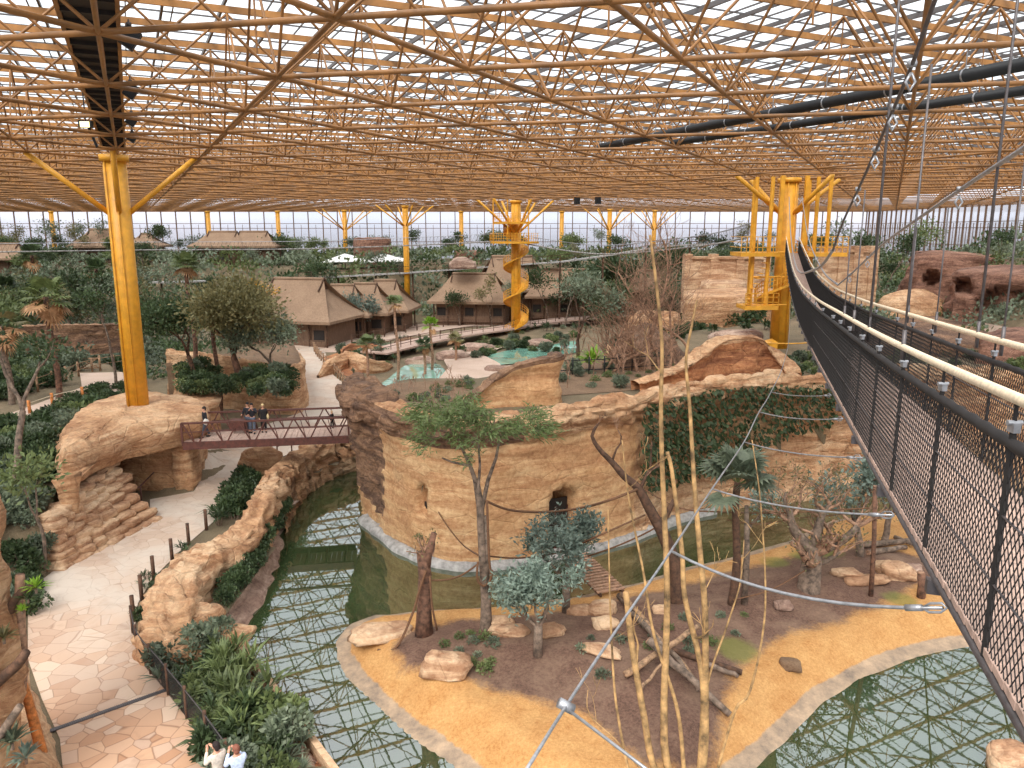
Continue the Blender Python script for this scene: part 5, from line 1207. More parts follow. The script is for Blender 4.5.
# plank ladder and logs
a = D(574, 553, 37.2); a.z = .3; b = IZ(612, 596); b.z += .1
a = G(574, 556, .1); u = (b-a).normalized(); sd = Vector((-u.y, u.x, 0)).normalized(); t = thing('plank_ramp', 'slatted wooden ramp leading from the island to the arched doorway', 'ramp', a)
L = (b-a).length; n = int(L/.24); sl = MB()
for k in range(n): p = u*(L*(k+.5)/n)+Vector((0, 0, .1)); sl.bar(p-sd*.62, p+sd*.62, .15, .05)
sl.build('slats', M['barktan'], t); mb = MB()
for s in (-.5, .5): mb.bar(sd*s, sd*s+u*L, .1, .1)
mb.build('side_rails', M['wooddk'], t)
def log(p0, p1, r, label, mat='bark', name='log'):
    d = p1-p0; t = thing(name, label, 'log', p0); mb = MB(); n = 6; mb.tube([d*(k/n)+Vector((.04*math.sin(k*2+r*50), 0, .03*math.sin(k*3))) for k in range(n+1)], [r*(1-.05*k) for k in range(n+1)], 9); mb.build('trunk', M[mat], t, True)
    mb = MB(); mb.tube([Vector((0, 0, 0))-d.normalized()*.01, d.normalized()*.02], [r*.85, r*.9], 9); mb.build('cut_end', M['barktan'], t)
U = Vector((0, 0, 1))
for pa, za, pb, zb_, r, mt, lb in (((612, 632), .15, (742, 672), .15, .14, 'wooddk', 'long dark log lying at the bottom of the log pile'), ((706, 664), .3, (739, 676), .12, .1, 'bark', 'short log end at the right of the log pile'), ((619, 596), .1, (668, 652), .9, .13, 'bark', 'grey log running from the plank ramp foot down to the pile'), ((648, 640), .9, (730, 714), .15, .14, 'bark', 'thick grey log leading to the lower right of the pile'), ((625, 675), .15, (700, 625), 1.2, .12, 'wood', 'pale log leaning up across the pile to the right'), ((640, 690), .15, (665, 660), .6, .06, 'wood', 'thin pale branch propped under the pile'), ((622, 594), .8, (696, 680), .4, .09, 'wood', 'thin pale log crossing the pile diagonally'), ((672, 652), .5, (700, 690), .2, .1, 'bark', 'short grey log in the middle of the pile')):
    p = IZ(*pa); q = IZ(*pb); p = G(pa[0], pa[1], p.z+za); q = G(pb[0], pb[1], q.z+zb_); log(p, q, r, lb, mt)
for pa, pb, r, lb in (((862, 548), (918, 545), .16, 'long dark log near the far shore beside the bridge'), ((868, 556), (905, 552), .15, 'pale log below the long dark log near the bridge'), ((895, 540), (918, 552), .1, 'short pale log crossing the others near the bridge')):
    p, q = IZ(*pa), IZ(*pb); p.z += .15; q.z += .25; log(p, q, r, lb, 'bark')
# ---------------------------------------------------------------- ropes between the trees
gt = IZ(486, 628).y; gs = IZ(424, 634).y; gd = IZ(676, 602).y; gp_ = IZ(732, 605).y
cf_d = cf[i_niche].y-.1
rope([D(486, 501, gt-.2), D(510, 510, gt+1), D(545, 512, gt+2.5), D(580, 508, gt+3), D(610, 500, gd-1), D(640, 488, gd)], .05, 'thick brown rope hung from the feathery tree toward the dead tree')
rope([D(487, 502, gt-.25), D(488, 530, gt-.3), D(489, 556, gt-.3), D(491, 575, gt-.3)], .05, 'brown rope hanging down beside the feathery tree trunk')
rope([D(478, 562, gt-.35), D(477, 578, gt-.4), D(482, 586, gt-.42), D(490, 582, gt-.4), D(492, 570, gt-.35)], .05, 'loop of brown rope around the feathery tree trunk')
rope([D(434, 504, cf_d), D(446, 524, cf_d-1), D(462, 544, cf_d-2), D(478, 555, gt)], .035, 'thin rope running from the wall niche to the feathery tree')
rope([D(478, 564, gt-.1), D(462, 575, gt), D(445, 580, gs), D(428, 580, gs-.1)], .035, 'short sagging rope between the stump and the feathery tree')
rope([D(426, 570, gs-.3), D(418, 595, gs-.4), D(412, 615, gs-.5), IZ(396, 648), IZ(378, 650)], .05, 'dark rope trailing from the stump to the ground at the island tip')
rope([D(430, 576, gs-.3), D(432, 605, gs-.4), D(437, 630, gs-.3)], .04, 'rope hanging on the right side of the stump')
rope([D(487, 556, gt+.1), D(520, 558, gt+2), D(560, 552, gt+3), D(600, 535, gd-1), D(645, 515, gd)], .035, 'lower brown rope between the feathery tree and the dead tree')
rope([D(645, 490, gd), D(680, 508, gd), D(720, 512, gp_), D(760, 513, gp_+2), D(800, 512, IZ(808, 588).y), D(870, 508, IZ(808, 588).y)], .03, 'rope stretched from the dead tree past the fan palm to the right')
rope([D(588, 556, gd+1), D(612, 548, gd+.5), D(640, 536, gd+.3), D(655, 528, gd)], .035, 'short rope from the doorway tree up to the dead tree')
rope([D(728, 520, gp_), D(760, 524, gp_+1), D(800, 518, gp_+2), D(860, 513, gp_+3)], .025, 'thin rope between the fan palm and the thin dark post')
rope([D(733, 600, gp_-.2), D(770, 590, gp_), D(806, 570, IZ(808, 588).y-.4)], .03, 'low rope from the fan palm foot to the gnarled tree', 'manila')
# ---------------------------------------------------------------- tall bare shoots in the foreground
YS = 18.3; base = Vector((D(690, 800, YS).x, YS, -.15))
def st(pts, r0, r1): return (pts, r0, r1)
sh_ch = [st([(690, 830), (668, 768), (664, 716), (667, 612), (666, 552), (662, 460), (661, 397), (662, 345), (657, 290), (650, 235)], .12, .03),
 st([(696, 830), (704, 750), (705, 697), (705, 612), (700, 552), (694, 480), (690, 410), (686, 360), (692, 325), (697, 300)], .13, .025),
 st([(694, 830), (702, 740), (702, 674), (685, 598), (682, 552), (672, 472), (667, 452)], .1, .05),
 st([(690, 835), (684, 770), (677, 708), (654, 635), (643, 570), (629, 500), (622, 440)], .07, .015),
 st([(688, 835), (655, 770), (644, 716), (632, 646), (626, 592)], .1, .075),
 st([(688, 835), (640, 800), (618, 716), (611, 626), (608, 508)], .05, .015),
 st([(700, 835), (705, 700), (727, 626), (740, 584), (744, 540)], .05, .015),
 st([(700, 835), (733, 716), (750, 691), (765, 612), (761, 508), (752, 440)], .05, .012),
 st([(690, 835), (625, 750), (590, 715), (588, 690)], .035, .01)]
names = None
t = traced('bare_tree', 'bare tree of tall upright yellow brown shoots in the lower centre foreground', base, YS, sh_ch, 'barkyel', 1, seed=12, tl=.7)
# tangle of bare twigs behind
# ================================================================ THATCHED HUTS
def hut(name, x, y, z, rz, L, W, eave, ridge, label, wall=True, gab=.55, deckh=0):
    t = thing(name, label, 'hut', (x, y, z), rz); o = .9; e = eave; n = 8
    hl, hw = L/2, W/2; rl = hl-W*.28
    # hipped thatch with a small gablet at each end, slightly sagging slopes
    mb = MB()
    def slope(A, B, Cc, Dd):  # A,B eaves ; C,D top
        vs = []; k = 6
        for i in range(k+1):
            f = i/k; a = A.lerp(Dd, f); b = B.lerp(Cc, f); s = -.28*math.sin(f*math.pi)
            vs += [a+Vector((0, 0, s)), b+Vector((0, 0, s))]
        mb.add(vs, [(2*i, 2*i+1, 2*i+3, 2*i+2) for i in range(k)])
    EX, EY = hl+o, hw+o; c = [Vector((-EX, -EY, e)), Vector((EX, -EY, e)), Vector((EX, EY, e)), Vector((-EX, EY, e))]
    gz = ridge-(ridge-e)*.28; gy = hw*.3; rA, rB = Vector((-rl-.1, 0, ridge)), Vector((rl+.1, 0, ridge)); g = lambda sx, sy: Vector((sx*rl, sy*gy, gz))
    slope(c[0], c[1], rB, rA); slope(c[2], c[3], rA, rB)
    slope(c[1], c[2], g(1, 1), g(1, -1)); slope(c[3], c[0], g(-1, -1), g(-1, 1))
    under_ = [v-Vector((0, 0, .35)) for v in c]; mb.add(c+under_, [(0, 1, 5, 4), (1, 2, 6, 5), (2, 3, 7, 6), (3, 0, 4, 7), (7, 6, 5, 4)])
    r = mb.build('roof', M['thatch'], t)
    mb = MB(); mb.tube([rA, rB], .22, 8); mb.build('ridge_cap', M['thatch'], r, True)
    mb = MB()
    for s in (-1, 1): mb.add([Vector((s*(rl+.03), -gy, gz+.02)), Vector((s*(rl+.03), gy, gz+.02)), Vector((s*(rl+.03), 0, ridge-.1))], [(0, 1, 2)]); mb.bar(Vector((s*(rl+.1), -gy*1.25, gz-.1)), Vector((s*(rl+.14), 0, ridge+.1)), .12, .2); mb.bar(Vector((s*(rl+.1), gy*1.25, gz-.1)), Vector((s*(rl+.14), 0, ridge+.1)), .12, .2)
    mb.build('gable_vent', M['wooddk'], r)
    mb = MB(); mb.box((0, 0, (e-.3)/2-.5), (L-.6, W-.6, e+.6)); w_ = mb.build('wall', M['timber'], t)
    mb = MB(); k = max(3, int(L/2.2))
    for i in range(k+1):
        for s in ((-1, 1) if y < 120 else (-1,)): mb = MB(); mb.tube([(-hl+L*i/k, s*hw, -1.0), (-hl+L*i/k, s*hw, e)], .12, 7); mb.build('post', M['wooddk'], t, True)
    mb = MB()
    for zz in (.5, .95): mb.box((0, -hw-.05, zz), (L, .08, .08))
    mb.box((0, -hw-.02, .45), (L*.96, .04, .8)); mb.build('railing', M['timber'], t)
    for i in range(k):
        x0 = -hl+L*(i+.5)/k
        if i % 2 == 0: mb = MB(); mb.box((x0, -hw+.27, 1.2), (L/k*.6, .08, 2.0)); mb.build('door' if i == 0 else 'window', M['dark'], t)
    return t
def hutpx(px, d, z, rz, L, W, e, r, lb, dz=0): x = D(px, 300, d).x; hut('thatched_hut', x, d, z, rz, L, W, e, r, lb)
hutpx(300, 101, 0, -.25, 12, 9, 3.4, 8.3, 'large thatched hut left of the hut row, nearest the paved path')
hutpx(343, 108, 0, .0, 7, 7, 3.2, 7.0, 'smaller thatched hut behind the large one, second in the left row')
hutpx(366, 111, 0, -.1, 7, 7, 3.2, 7.0, 'smaller thatched hut, third in the left row')
hutpx(386, 115, 0, -.1, 7, 7, 3.2, 7.2, 'smaller thatched hut, rightmost in the left row before the plain yellow column')
hutpx(474, 122, .6, -.15, 11, 8, 3.2, 7.2, 'thatched hut with timber cladding, left one of the centre pair')
hutpx(512, 128, .9, .2, 11, 8, 4.2, 9.4, 'tall thatched hut behind the stair column, centre of the village')
hutpx(562, 127, .6, .05, 11, 7, 3.6, 7.6, 'thatched hut right of the stair column, half hidden by a tree')
hutpx(114, 150, 8.0, .1, 10, 7, 3.6, 6.6, 'raised thatched house near the far wall, left of the yellow column')
hutpx(152, 152, 8.2, .0, 5, 6, 3.4, 5.6, 'small raised thatched house just right of the thick yellow column')
hutpx(228, 150, 8.0, .0, 9, 7, 3.6, 6.2, 'long raised thatched house near the far wall, left half')
hutpx(258, 151, 8.0, .0, 9, 7, 3.6, 6.2, 'raised thatched house near the far wall, rightmost of the row')
hutpx(16, 140, 6.5, .1, 7, 7, 3.2, 5.6, 'thatched house at the left edge near the far wall')
hutpx(640, 128, 2, 0, 9, 7, 3.2, 6, 'small thatched roof among the trees right of the village')
# shade sails
for px, lb in ((345, 'white shade sail, left of the pair before the trees'), (384, 'white shade sail, right of the pair before the trees')):
    g = D(px, 262, 140); t = thing('shade_sail', lb, 'parasol', (g.x, 140, terr(g.x, 140))); zz = g.z-terr(g.x, 140)
    mb = MB(); p = [Vector((-4, -2, zz)), Vector((4, -2, zz+.2)), Vector((4, 2, zz+.4)), Vector((-4, 2, zz+.2)), Vector((0, 0, zz+1.5))]; mb.add(p, [(0, 1, 4), (1, 2, 4), (2, 3, 4), (3, 0, 4)]); mb.add([v-Vector((0, 0, .06)) for v in p], [(1, 0, 4), (2, 1, 4), (3, 2, 4), (0, 3, 4)]); mb.build('canopy', M['sail'], t)
    mb = MB(); mb.tube([(0, 0, 0), (0, 0, zz+1.4)], .1, 6); mb.build('pole', M['wooddk'], t)
# elevated walkway in front of the far trees and netting ropes
def walkway(pts, label, w=2.0, post=5, mat='concrete'):
    P = [D(*q) if len(q) == 3 and not isinstance(q, Vector) else q for q in pts]; P = resample(P, 2); t = thing('raised_walkway', label, 'walkway', P[0]); a = MB(); b = MB(); c = MB(); o = P[0]
    for i, (p, q) in enumerate(zip(P, P[1:])):
        a.bar(p-o, q-o, w, .2)
        for zz in (.5, 1.1): b.bar(p-o+Vector((0, -w/2, zz)), q-o+Vector((0, -w/2, zz)), .06, .06)
        b.bar(p-o+Vector((0, -w/2, 0)), p-o+Vector((0, -w/2, 1.1)), .08, .08)
        if i % 3 == 0 and p.z-terr(p.x, p.y) > .6: c.tube([p-o, Vector((p.x, p.y, terr(p.x, p.y)-.3))-o], .16, 6)
    a.build('deck', M[mat], t); b.build('railing', M['wooddk'], t)
    if c.v: c.build('support_post', M['wooddk'], t)
walkway([(300, 318, 112), (330, 312, 116), (400, 301, 118), (450, 296, 120)], 'pale raised walkway behind the left hut roofs') if False else None
walkway([(300, 279, 128), (350, 276, 130), (420, 272, 130), (500, 266, 128), (560, 262, 126)], 'raised walkway on posts in front of the trees behind the village')
walkway([(120, 283, 122), (175, 282, 122), (205, 281, 124)], 'raised walkway on dark posts right of the thick yellow column')
walkway(PX([(374, 353), (406, 345), (450, 336), (507, 328), (560, 320), (625, 315)], 1.0), 'curving pinkish boardwalk with railings in front of the thatched village', 3.6, 5, 'plank')
walkway([(560, 262, 118), (610, 255, 118), (660, 247, 118), (705, 244, 116)], 'ramped walkway climbing right behind the stair column')
for (pts, lb) in (([(0, 252, 100), (150, 250, 105), (300, 249, 108), (420, 245, 108), (505, 241, 107)], 'rope bridge line crossing the whole left background to the stair column'), ([(527, 244, 107), (600, 254, 95), (700, 246, 80), (752, 236, 64)], 'rope bridge stretching from the stair column to the right platforms')):
    P = [D(*q) for q in pts]; t = thing('rope_bridge', lb, 'bridge', P[0]); o = P[0]; S = resample(P, 2.0); mb = MB(); mb.tube([p-o for p in S], .09, 5); mb.build('deck', M['concrete'], t, True)
    for s in (-.5, .5): mb = MB(); mb.tube([p-o+Vector((0, s, 1.05)) for p in S], .03, 5); mb.build('hand_rope', M['steel'], t, True)
    A = []; B = []
    for p, q in zip(S, S[1:]):
        for k in range(4): a = p.lerp(q, k/4)-o; A.append(tuple(a+Vector((0, -.5, 0)))); B.append(tuple(a+Vector((0, -.5, 1.05)))); A.append(tuple(a+Vector((0, -.5, 0)))); B.append(tuple(p.lerp(q, (k+1)/4)-o+Vector((0, -.5, 1.05))))
    segs('side_net', A, B, .012, M['net'], t, 3)
# ---------------------------------------------------------------- middle ground: pools, walls, paths, fences
pool = drape('pool_water', [tuple(G(a, b, 0)[:2]) for a, b in ((376, 388), (392, 376), (404, 368), (424, 362), (440, 366), (446, 374), (436, 384), (420, 392))], M['aqua'], .12); struct(pool)
pool2 = drape('pool_water', [tuple(G(a, b, 0)[:2]) for a, b in ((484, 358), (520, 348), (575, 344), (580, 352), (540, 362), (500, 366))], M['aqua'], .12); struct(pool2)
terrp = drape('rock_terrace', [tuple(G(a, b, 0)[:2]) for a, b in ((420, 392), (436, 384), (448, 372), (444, 362), (450, 350), (480, 346), (505, 348), (484, 358), (500, 366), (506, 380), (480, 398))], M['pinkrock'], .25); struct(terrp)
sandp = drape('sand_patch', [tuple(G(a, b, 0)[:2]) for a, b in ((322, 358), (340, 352), (366, 360), (372, 368), (352, 378), (330, 370))], M['rock_orange'], .1); struct(sandp)
ps = drape('plateau_soil', [tuple(G(a, b, 6.0)[:2]) for a, b in ((372, 392), (392, 384), (440, 381), (470, 380), (470, 398), (440, 404), (400, 400))], M['soil'], .03, .8); struct(ps)
ps = drape('plateau_soil', [tuple(G(a, b, 5.9)[:2]) for a, b in ((560, 398), (552, 376), (580, 352), (650, 352), (690, 360), (690, 384), (640, 392))], M['soil'], .03, .8); struct(ps)
def rockline(name, px, z, wd, hs, mat, lb, zb=None, amp=.2, bl=.15): 
    pts = [tuple(G(a, b, z)[:2]) for a, b in px]; return ridge(name, pts, wd, hs, M[mat], lb, 'rock', amp, bl, z-.3 if zb is None else zb, .5)
rockline('rock_edge', [(318, 378), (332, 372), (350, 366), (374, 372), (392, 368)], 0, [.8, 1.2, 1.6, 1.6, 1], [.6, 1.5, 1.6, 1.2, .8], 'rock', 'low tan rock edging along the turquoise pool')
rockline('rock_edge', [(340, 362), (352, 356), (380, 356), (400, 360)], 0, [.8, 1, 1, .8], [1.2, 1.4, 1.2, .8], 'rock_orange', 'orange rock edging of the planting behind the turquoise pool')
for k, (px, py, s, lb) in enumerate(((410, 345, 1.6, 'brown boulder left of the palms beside the hut walk'), (420, 364, 1.3, 'flat pinkish boulder behind the turquoise pool'), (452, 358, 1.5, 'pinkish boulder on the rock terrace, left'), (476, 352, 1.8, 'pinkish boulder on the rock terrace behind the fin'), (540, 345, 1.3, 'grey boulder at the small pool edge'), (500, 372, 1.2, 'pinkish boulder close behind the rock fin'))):
    tag(boulder('boulder', G(px, py, 0), (s*1.3, s, s*.5), M['rock_grey' if k else 'rock_dark'], 50+k), lb, 'rock')
# mesh fence and posts beside the near path
def fence(name, pts, label, h=1.05, step=1.7, mesh=True, post='wooddk', rails=(1.0,), r=.05, cat='fence', railmat=None):
    P = resample(pts, .2); t = thing(name, label, cat, P[0]); o = P[0]; d = 0; k = int(step/.2); pp = P[::k]
    for p in pp: mb = MB(); mb.tube([p-o+Vector((0, 0, -.1)), p-o+Vector((0, 0, h+.08))], r, 7); mb.build('post', M[post], t, True)
    for z in rails: mb = MB(); mb.tube([q-o+Vector((0, 0, z)) for q in P[::2]], .018 if mesh else .03, 5); mb.build('rail', M[railmat or ('cable' if mesh else post)], t, True)
    if mesh:
        A = []; B = []; cw_ = .07
        for p, q in zip(P, P[1:]):
            n = 3
            for j in range(n):
                a = p.lerp(q, j/n)-o; b = p.lerp(q, (j+1)/n)-o
                for i in range(7):
                    z0, z1 = h*i/7, h*(i+1)/7
                    A += [tuple(a+Vector((0, 0, z0))), tuple(a+Vector((0, 0, z1)))]; B += [tuple(b+Vector((0, 0, z1))), tuple(b+Vector((0, 0, z0)))]
        segs('wire_mesh', A, B, .005, M['net'], t, 3)
    return t
fence('mesh_fence', PX([(133, 634), (140, 660), (160, 685), (182, 713), (205, 743), (228, 776)]), 'dark mesh fence with posts along the paved path at lower left')
fence('post_fence', PX([(134, 622), (142, 600), (154, 580), (172, 562), (188, 546), (214, 524)]), 'row of dark posts continuing the mesh fence up the path', 1.0, 1.9, False, 'wooddk', (), .08)
fence('post_fence', PX([(278, 462), (294, 454), (310, 448), (330, 444)]), 'short row of wooden posts beneath the footbridge', 1.0, 1.6, False, 'wooddk')
fence('rail_fence', PX([(349, 392), (336, 376), (322, 362), (313, 350)]), 'wooden post fence along the right side of the far path', 1.1, 1.8, False, 'wood', (.5, 1.0), .09)
fence('rail_fence', PX([(372, 352), (410, 345), (450, 338), (500, 333), (570, 330)]), 'long dark railing in front of the village walk', 1.2, 2.4, False, 'wooddk', (.6, 1.15), .09)
fence('rail_fence', PX([(352, 345), (400, 334), (440, 328), (500, 324), (560, 321)]), 'dark railing at the foot of the thatched huts', 1.2, 2.6, False, 'wooddk', (.6, 1.15), .08)
fence('rail_fence', [p for p in PX([(38, 392), (70, 380), (92, 372), (128, 366)], 3.1)], 'wooden rail fence by the upper path at left', 1.1, 2.0, False, 'wood', (.5, 1.0), .08)
fence('post_fence', [p for p in PX([(30, 414), (60, 404), (92, 398)], 3.1)], 'low wooden posts joined by rope beside the upper path', .8, 2.2, False, 'woodor', (.7,), .1, 'fence', 'rope')
fence('rail_fence', [Vector((p.x, p.y, terr(p.x, p.y))) for p in PX([(556, 382), (600, 380), (640, 376), (672, 374)], 5.6)], 'black low fence on the plateau behind the cliff rim', 1.0, 1.2, False, 'black', (.3, .9), .04)
# gate by the upper path
g = G(90, 371, 3.1); t = thing('wooden_gate', 'small wooden gate with a crossed brace by the upper path', 'gate', g, .2)
for x in (-.8, .8): mb = MB(); mb.tube([(x, 0, -.1), (x, 0, 1.3)], .09, 7); mb.build('post', M['wood'], t, True)
mb = MB()
for z in (.25, 1.05): mb.box((0, 0, z), (1.5, .06, .1))
mb.bar((-.7, 0, .25), (.7, 0, 1.05), .06, .08); mb.bar((-.7, 0, 1.05), (.7, 0, .25), .06, .08); mb.build('gate_frame', M['wood'], t)
# low wall of the terrace bed left
o = fin('terrace_wall', gp([(24, 352), (60, 352), (104, 350), (140, 346)], 3.1), [5.6, 5.7, 5.6, 5.4], 1.0, [M['rock_dark']], 'long brown retaining wall with plants on top, beyond the upper path at left', None, 3.0)
# handrail by the archway
g = G(142, 504, 0); t = thing('hand_rail', 'short dark handrail beside the archway entrance', 'railing', g); mb = MB(); e = G(152, 492, 0)-g; mb.tube([Vector((-.6, -.5, .7)), Vector((0, 0, 1.0)), e+Vector((.2, 0, 1.15))], .04, 6); mb.build('rail', M['rust'], t, True); mb = MB(); mb.tube([(0, 0, 0), (0, 0, 1.0)], .035, 6); mb.build('post', M['rust'], t, True)
# ---------------------------------------------------------------- right background: sandy building walls, red hill, paths
def wallbox(name, pxa, pxb, d, ztop_, zbot, th, mat, lb, cap=None):
    a, b = D(pxa, 250, d[0]), D(pxb, 250, d[1]); t = thing(name, lb, 'wall', (a.x, a.y, zbot)); u = Vector((b.x-a.x, b.y-a.y, 0)); h = ztop_-zbot
    mb = MB(); n = max(2, int(u.length/1.5)); 
    mb.bar(Vector((0, 0, h/2)), u+Vector((0, 0, h/2)), th, h); mb.build('wall_face', M[mat], t)
    mb = MB(); mb.bar(Vector((0, 0, h+.1)), u+Vector((0, 0, h+.1)), th+.5, .35); mb.build('coping', M[cap or mat], t); mb = MB()
    for k in (0, .33, .66, 1): mb.box(u*k+Vector((0, 0, h/2+.3)), (1.0, th+.4, h+.6), math.atan2(u.y, u.x))
    mb.build('pilaster', M[mat], t); return t
wallbox('sand_wall', 688, 766, (104, 104), 10.8, 3.5, 1.2, 'rock_pale', 'long sandy building wall left of the massive yellow column')
wallbox('sand_wall', 826, 872, (86, 86), 12.2, 5, 1.2, 'rock_pale', 'square sandy wall right of the massive yellow column')
rr = rock_prism('sand_terrace', gp([(684, 330), (690, 318), (764, 314), (772, 326)], 4.6), 3.5, 7.8, M['rock'], None, .2, .15, None, 1.0, .6, dome=.1); tag(rr, 'tan rock terrace block behind the bare twigs, left of the column stair', 'rock formation')
rr = rock_prism('sand_terrace', gp([(700, 300), (704, 294), (740, 294), (742, 300)], 6.0), 4.5, 8.0, M['rock_pale'], None, .1, .05, None, 1.0, .6, dome=.1); tag(rr, 'small pale block building on the tan terrace', 'rock formation')
mb = MB(); a = D(704, 311, 80); b = D(764, 306, 80); mb.bar(a, b, .5, .25); tag(mb.build('white_beam', M['white']), 'long white beam lying along the tan terrace', 'beam')
# red rock hill with caves at the right edge
def redrock(outline, z0, z1, lb, mat='rock_red', amp=.9):
    o = rock_prism('red_rock', outline, z0, z1, M[mat], None, amp, .3, lambda t: -.8*t*t, .45, .4, .3, 3, .9, dome=.6); return tag(o, lb, 'rock formation')
def XY(px, d): p = D(px, 260, d); return (p.x, p.y)
redrock([XY(950, 74), XY(990, 70), XY(1040, 66), XY(1100, 68), XY(1100, 80), XY(1000, 84), XY(955, 82)], 5, lambda x, y: 10.6, 'big layered red rock mass with a domed niche at the right edge')
redrock([XY(900, 90), XY(930, 86), XY(1030, 84), XY(1080, 92), XY(1030, 98), XY(930, 98)], 6, lambda x, y: 11.5+.5*math.sin(x*.3), 'higher red rock band with a small dark cave, behind the layered mass')
redrock([XY(880, 80), XY(905, 76), XY(945, 76), XY(945, 84), XY(900, 86)], 5.4, lambda x, y: 7.8, 'low tan rock ledge left of the red rocks', 'rock')
redrock([XY(980, 52), XY(1020, 50), XY(1090, 48), XY(1090, 56), XY(1000, 58)], 3.5, lambda x, y: 7.2, 'reddish rock bank behind the bridge netting at the right edge')
bpy.context.view_layer.update()
for px, py, rad in ((931, 279, .75), (963, 287, .8), (1004, 312, 2.2)):
    o0 = Vector((0, 0, CZ)); dd = Vector(ray(px, py)).normalized(); best = None
    for o in bpy.data.objects:
        if o.name.startswith('red_rock'):
            h, loc, nn, ix = o.ray_cast(o0, dd)
            if h and (best is None or (loc-o0).length < best[0]): best = ((loc-o0).length, o, loc.copy())
    if best:
        for v in best[1].data.vertices:
            r_ = (v.co-best[2]); r_ = (r_-dd*r_.dot(dd)).length
            if r_ < rad and (v.co-best[2]).length < rad*2.2: v.co += dd*(2.6 if rad < 1 else 1.5)
g = D(980, 330, 52); 
walk3 = drape('path', [tuple(G(a, b, 5.2)[:2]) for a, b in ((905, 318), (925, 314), (970, 330), (1040, 352), (1080, 372), (1040, 368), (960, 345))], M['pinkrock'], .08, 2); struct(walk3)
rr = rock_prism('rock_hall', gp([(846, 352), (850, 338), (930, 326), (985, 342), (990, 358)], 5.2), 4.8, 6.2, M['rock_dark'], None, .25, .2, None, .8, .5, dome=.2); tag(rr, 'low dark rock mass behind the bridge nets', 'rock formation')
for k, (px, py, s, lb) in enumerate(((642, 330, 2.6, 'large pinkish rock behind the bare twigs'), (656, 296, 3.0, 'rounded tan boulder between the trees above the twigs'), (600, 345, 1.8, 'tan rock slab beside the winding path'), (735, 345, 1.6, 'grey rock beside the pond at the column foot'), (462, 262, 1.5, 'brown rock outcrop left of the stair column near the far wall'))):
    z = 5.2 if k != 2 else 4; g = G(px, py, z) if py > 290 else D(px, py, 120); g.z = terr(g.x, g.y)-.3 if py > 262 else g.z-1
    tag(boulder('boulder', g, (s*1.4, s, s*.9), M['rock' if k in (0, 1) else 'rock_grey'], 70+k), lb, 'rock')
rr = rock_prism('red_building', [XY(356, 146), XY(388, 146), XY(388, 152), XY(356, 152)], 6, 13.0, M['rock_red'], None, .3, .2, None, 1.2, .9, dome=.1); tag(rr, 'square red rock block among the trees near the far wall', 'rock formation')
rr = rock_prism('red_building', [XY(456, 150), XY(480, 150), XY(480, 156), XY(456, 156)], 6, 10.5, M['rock_red'], None, .3, .2, None, 1.2, .9, dome=.1); tag(rr, 'red rock block near the far wall left of the stair column', 'rock formation')
rr = rock_prism('rock_mound', gp([(596, 372), (610, 350), (640, 338), (672, 344), (690, 362), (680, 374), (640, 378)], 5.6), 5.2, lambda x, y: 6.6, M['rock_dark'], None, .5, .3, lambda t: -.9*t, .4, .4, dome=1.2); tag(rr, 'brown rock mound tangled in bare twigs behind the cliff rim', 'rock formation')
# ---------------------------------------------------------------- middle ground trees
def bt(nm, seed, lb, px, py, z, yt, **kw):
    g = G(px, py, z); z_ = terr(g.x, g.y); g = G(px, py, z_); t = tree_proto(nm, seed, lb, **kw); h = t['h']; H_ = D(px, yt, g.y).z-g.z; put(t, g, R.uniform(0, 6), H_/h); return t
bt('broadleaf_tree', 101, 'grey green airy tree with dark branching trunk behind the rock fin', 578, 372, 5.4, 275, trunk=2.2, r=.16, depth=5, leaf='leaf_grey', bark='wooddk', lsize=.26, per=5, cloud=.6, spread=.85)
bt('broadleaf_tree', 102, 'pale grey tree in front of the left hut row', 350, 338, 0, 298, trunk=1.6, r=.14, depth=4, leaf='leaf_silver', lsize=.34, per=8, cloud=.8)
bt('broadleaf_tree', 103, 'small bright yellow flowering tree at the corner of the large hut', 264, 318, 0, 283, trunk=1.5, r=.12, depth=4, leaf='leaf_yellow', lsize=.3, per=4, cloud=.6)
bt('broadleaf_tree', 104, 'dark leafy tree in front of the right thatched hut', 604, 352, 5, 300, trunk=1.4, r=.12, depth=4, leaf='leaf_dark', lsize=.3, per=7, cloud=.7)
bt('broadleaf_tree', 105, 'dark rounded tree left of the sandy wall, above the twigs', 666, 320, 5, 248, trunk=2.0, r=.18, depth=5, leaf='leaf_dark', lsize=.4, per=6, cloud=.9)
bt('broadleaf_tree', 106, 'tall narrow dark tree in front of the sandy wall', 712, 312, 5, 254, trunk=2.4, r=.12, depth=4, leaf='leaf_dark', lsize=.32, per=7, cloud=.6, spread=.5)
bt('broadleaf_tree', 107, 'round dark tree before the sandy wall near the column stair', 740, 318, 5, 272, trunk=1.4, r=.14, depth=4, leaf='leaf_dark', lsize=.32, per=9, cloud=.9)
bt('broadleaf_tree', 108, 'dense dark tree right of the stair column', 630, 318, 3, 262, trunk=1.8, r=.16, depth=5, leaf='leaf_dark', lsize=.4, per=7, cloud=1)
bt('broadleaf_tree', 109, 'small tree standing between column platform and right sandy wall', 838, 300, 5, 224, trunk=2.0, r=.1, depth=4, leaf='leaf_grey', lsize=.3, per=4, cloud=.7)
bt('airy_tree', 110, 'slim tree on the right slope against the glazed wall', 916, 290, 8, 222, trunk=2.4, r=.1, depth=4, leaf='leaf_mid', lsize=.3, per=4, cloud=.7)
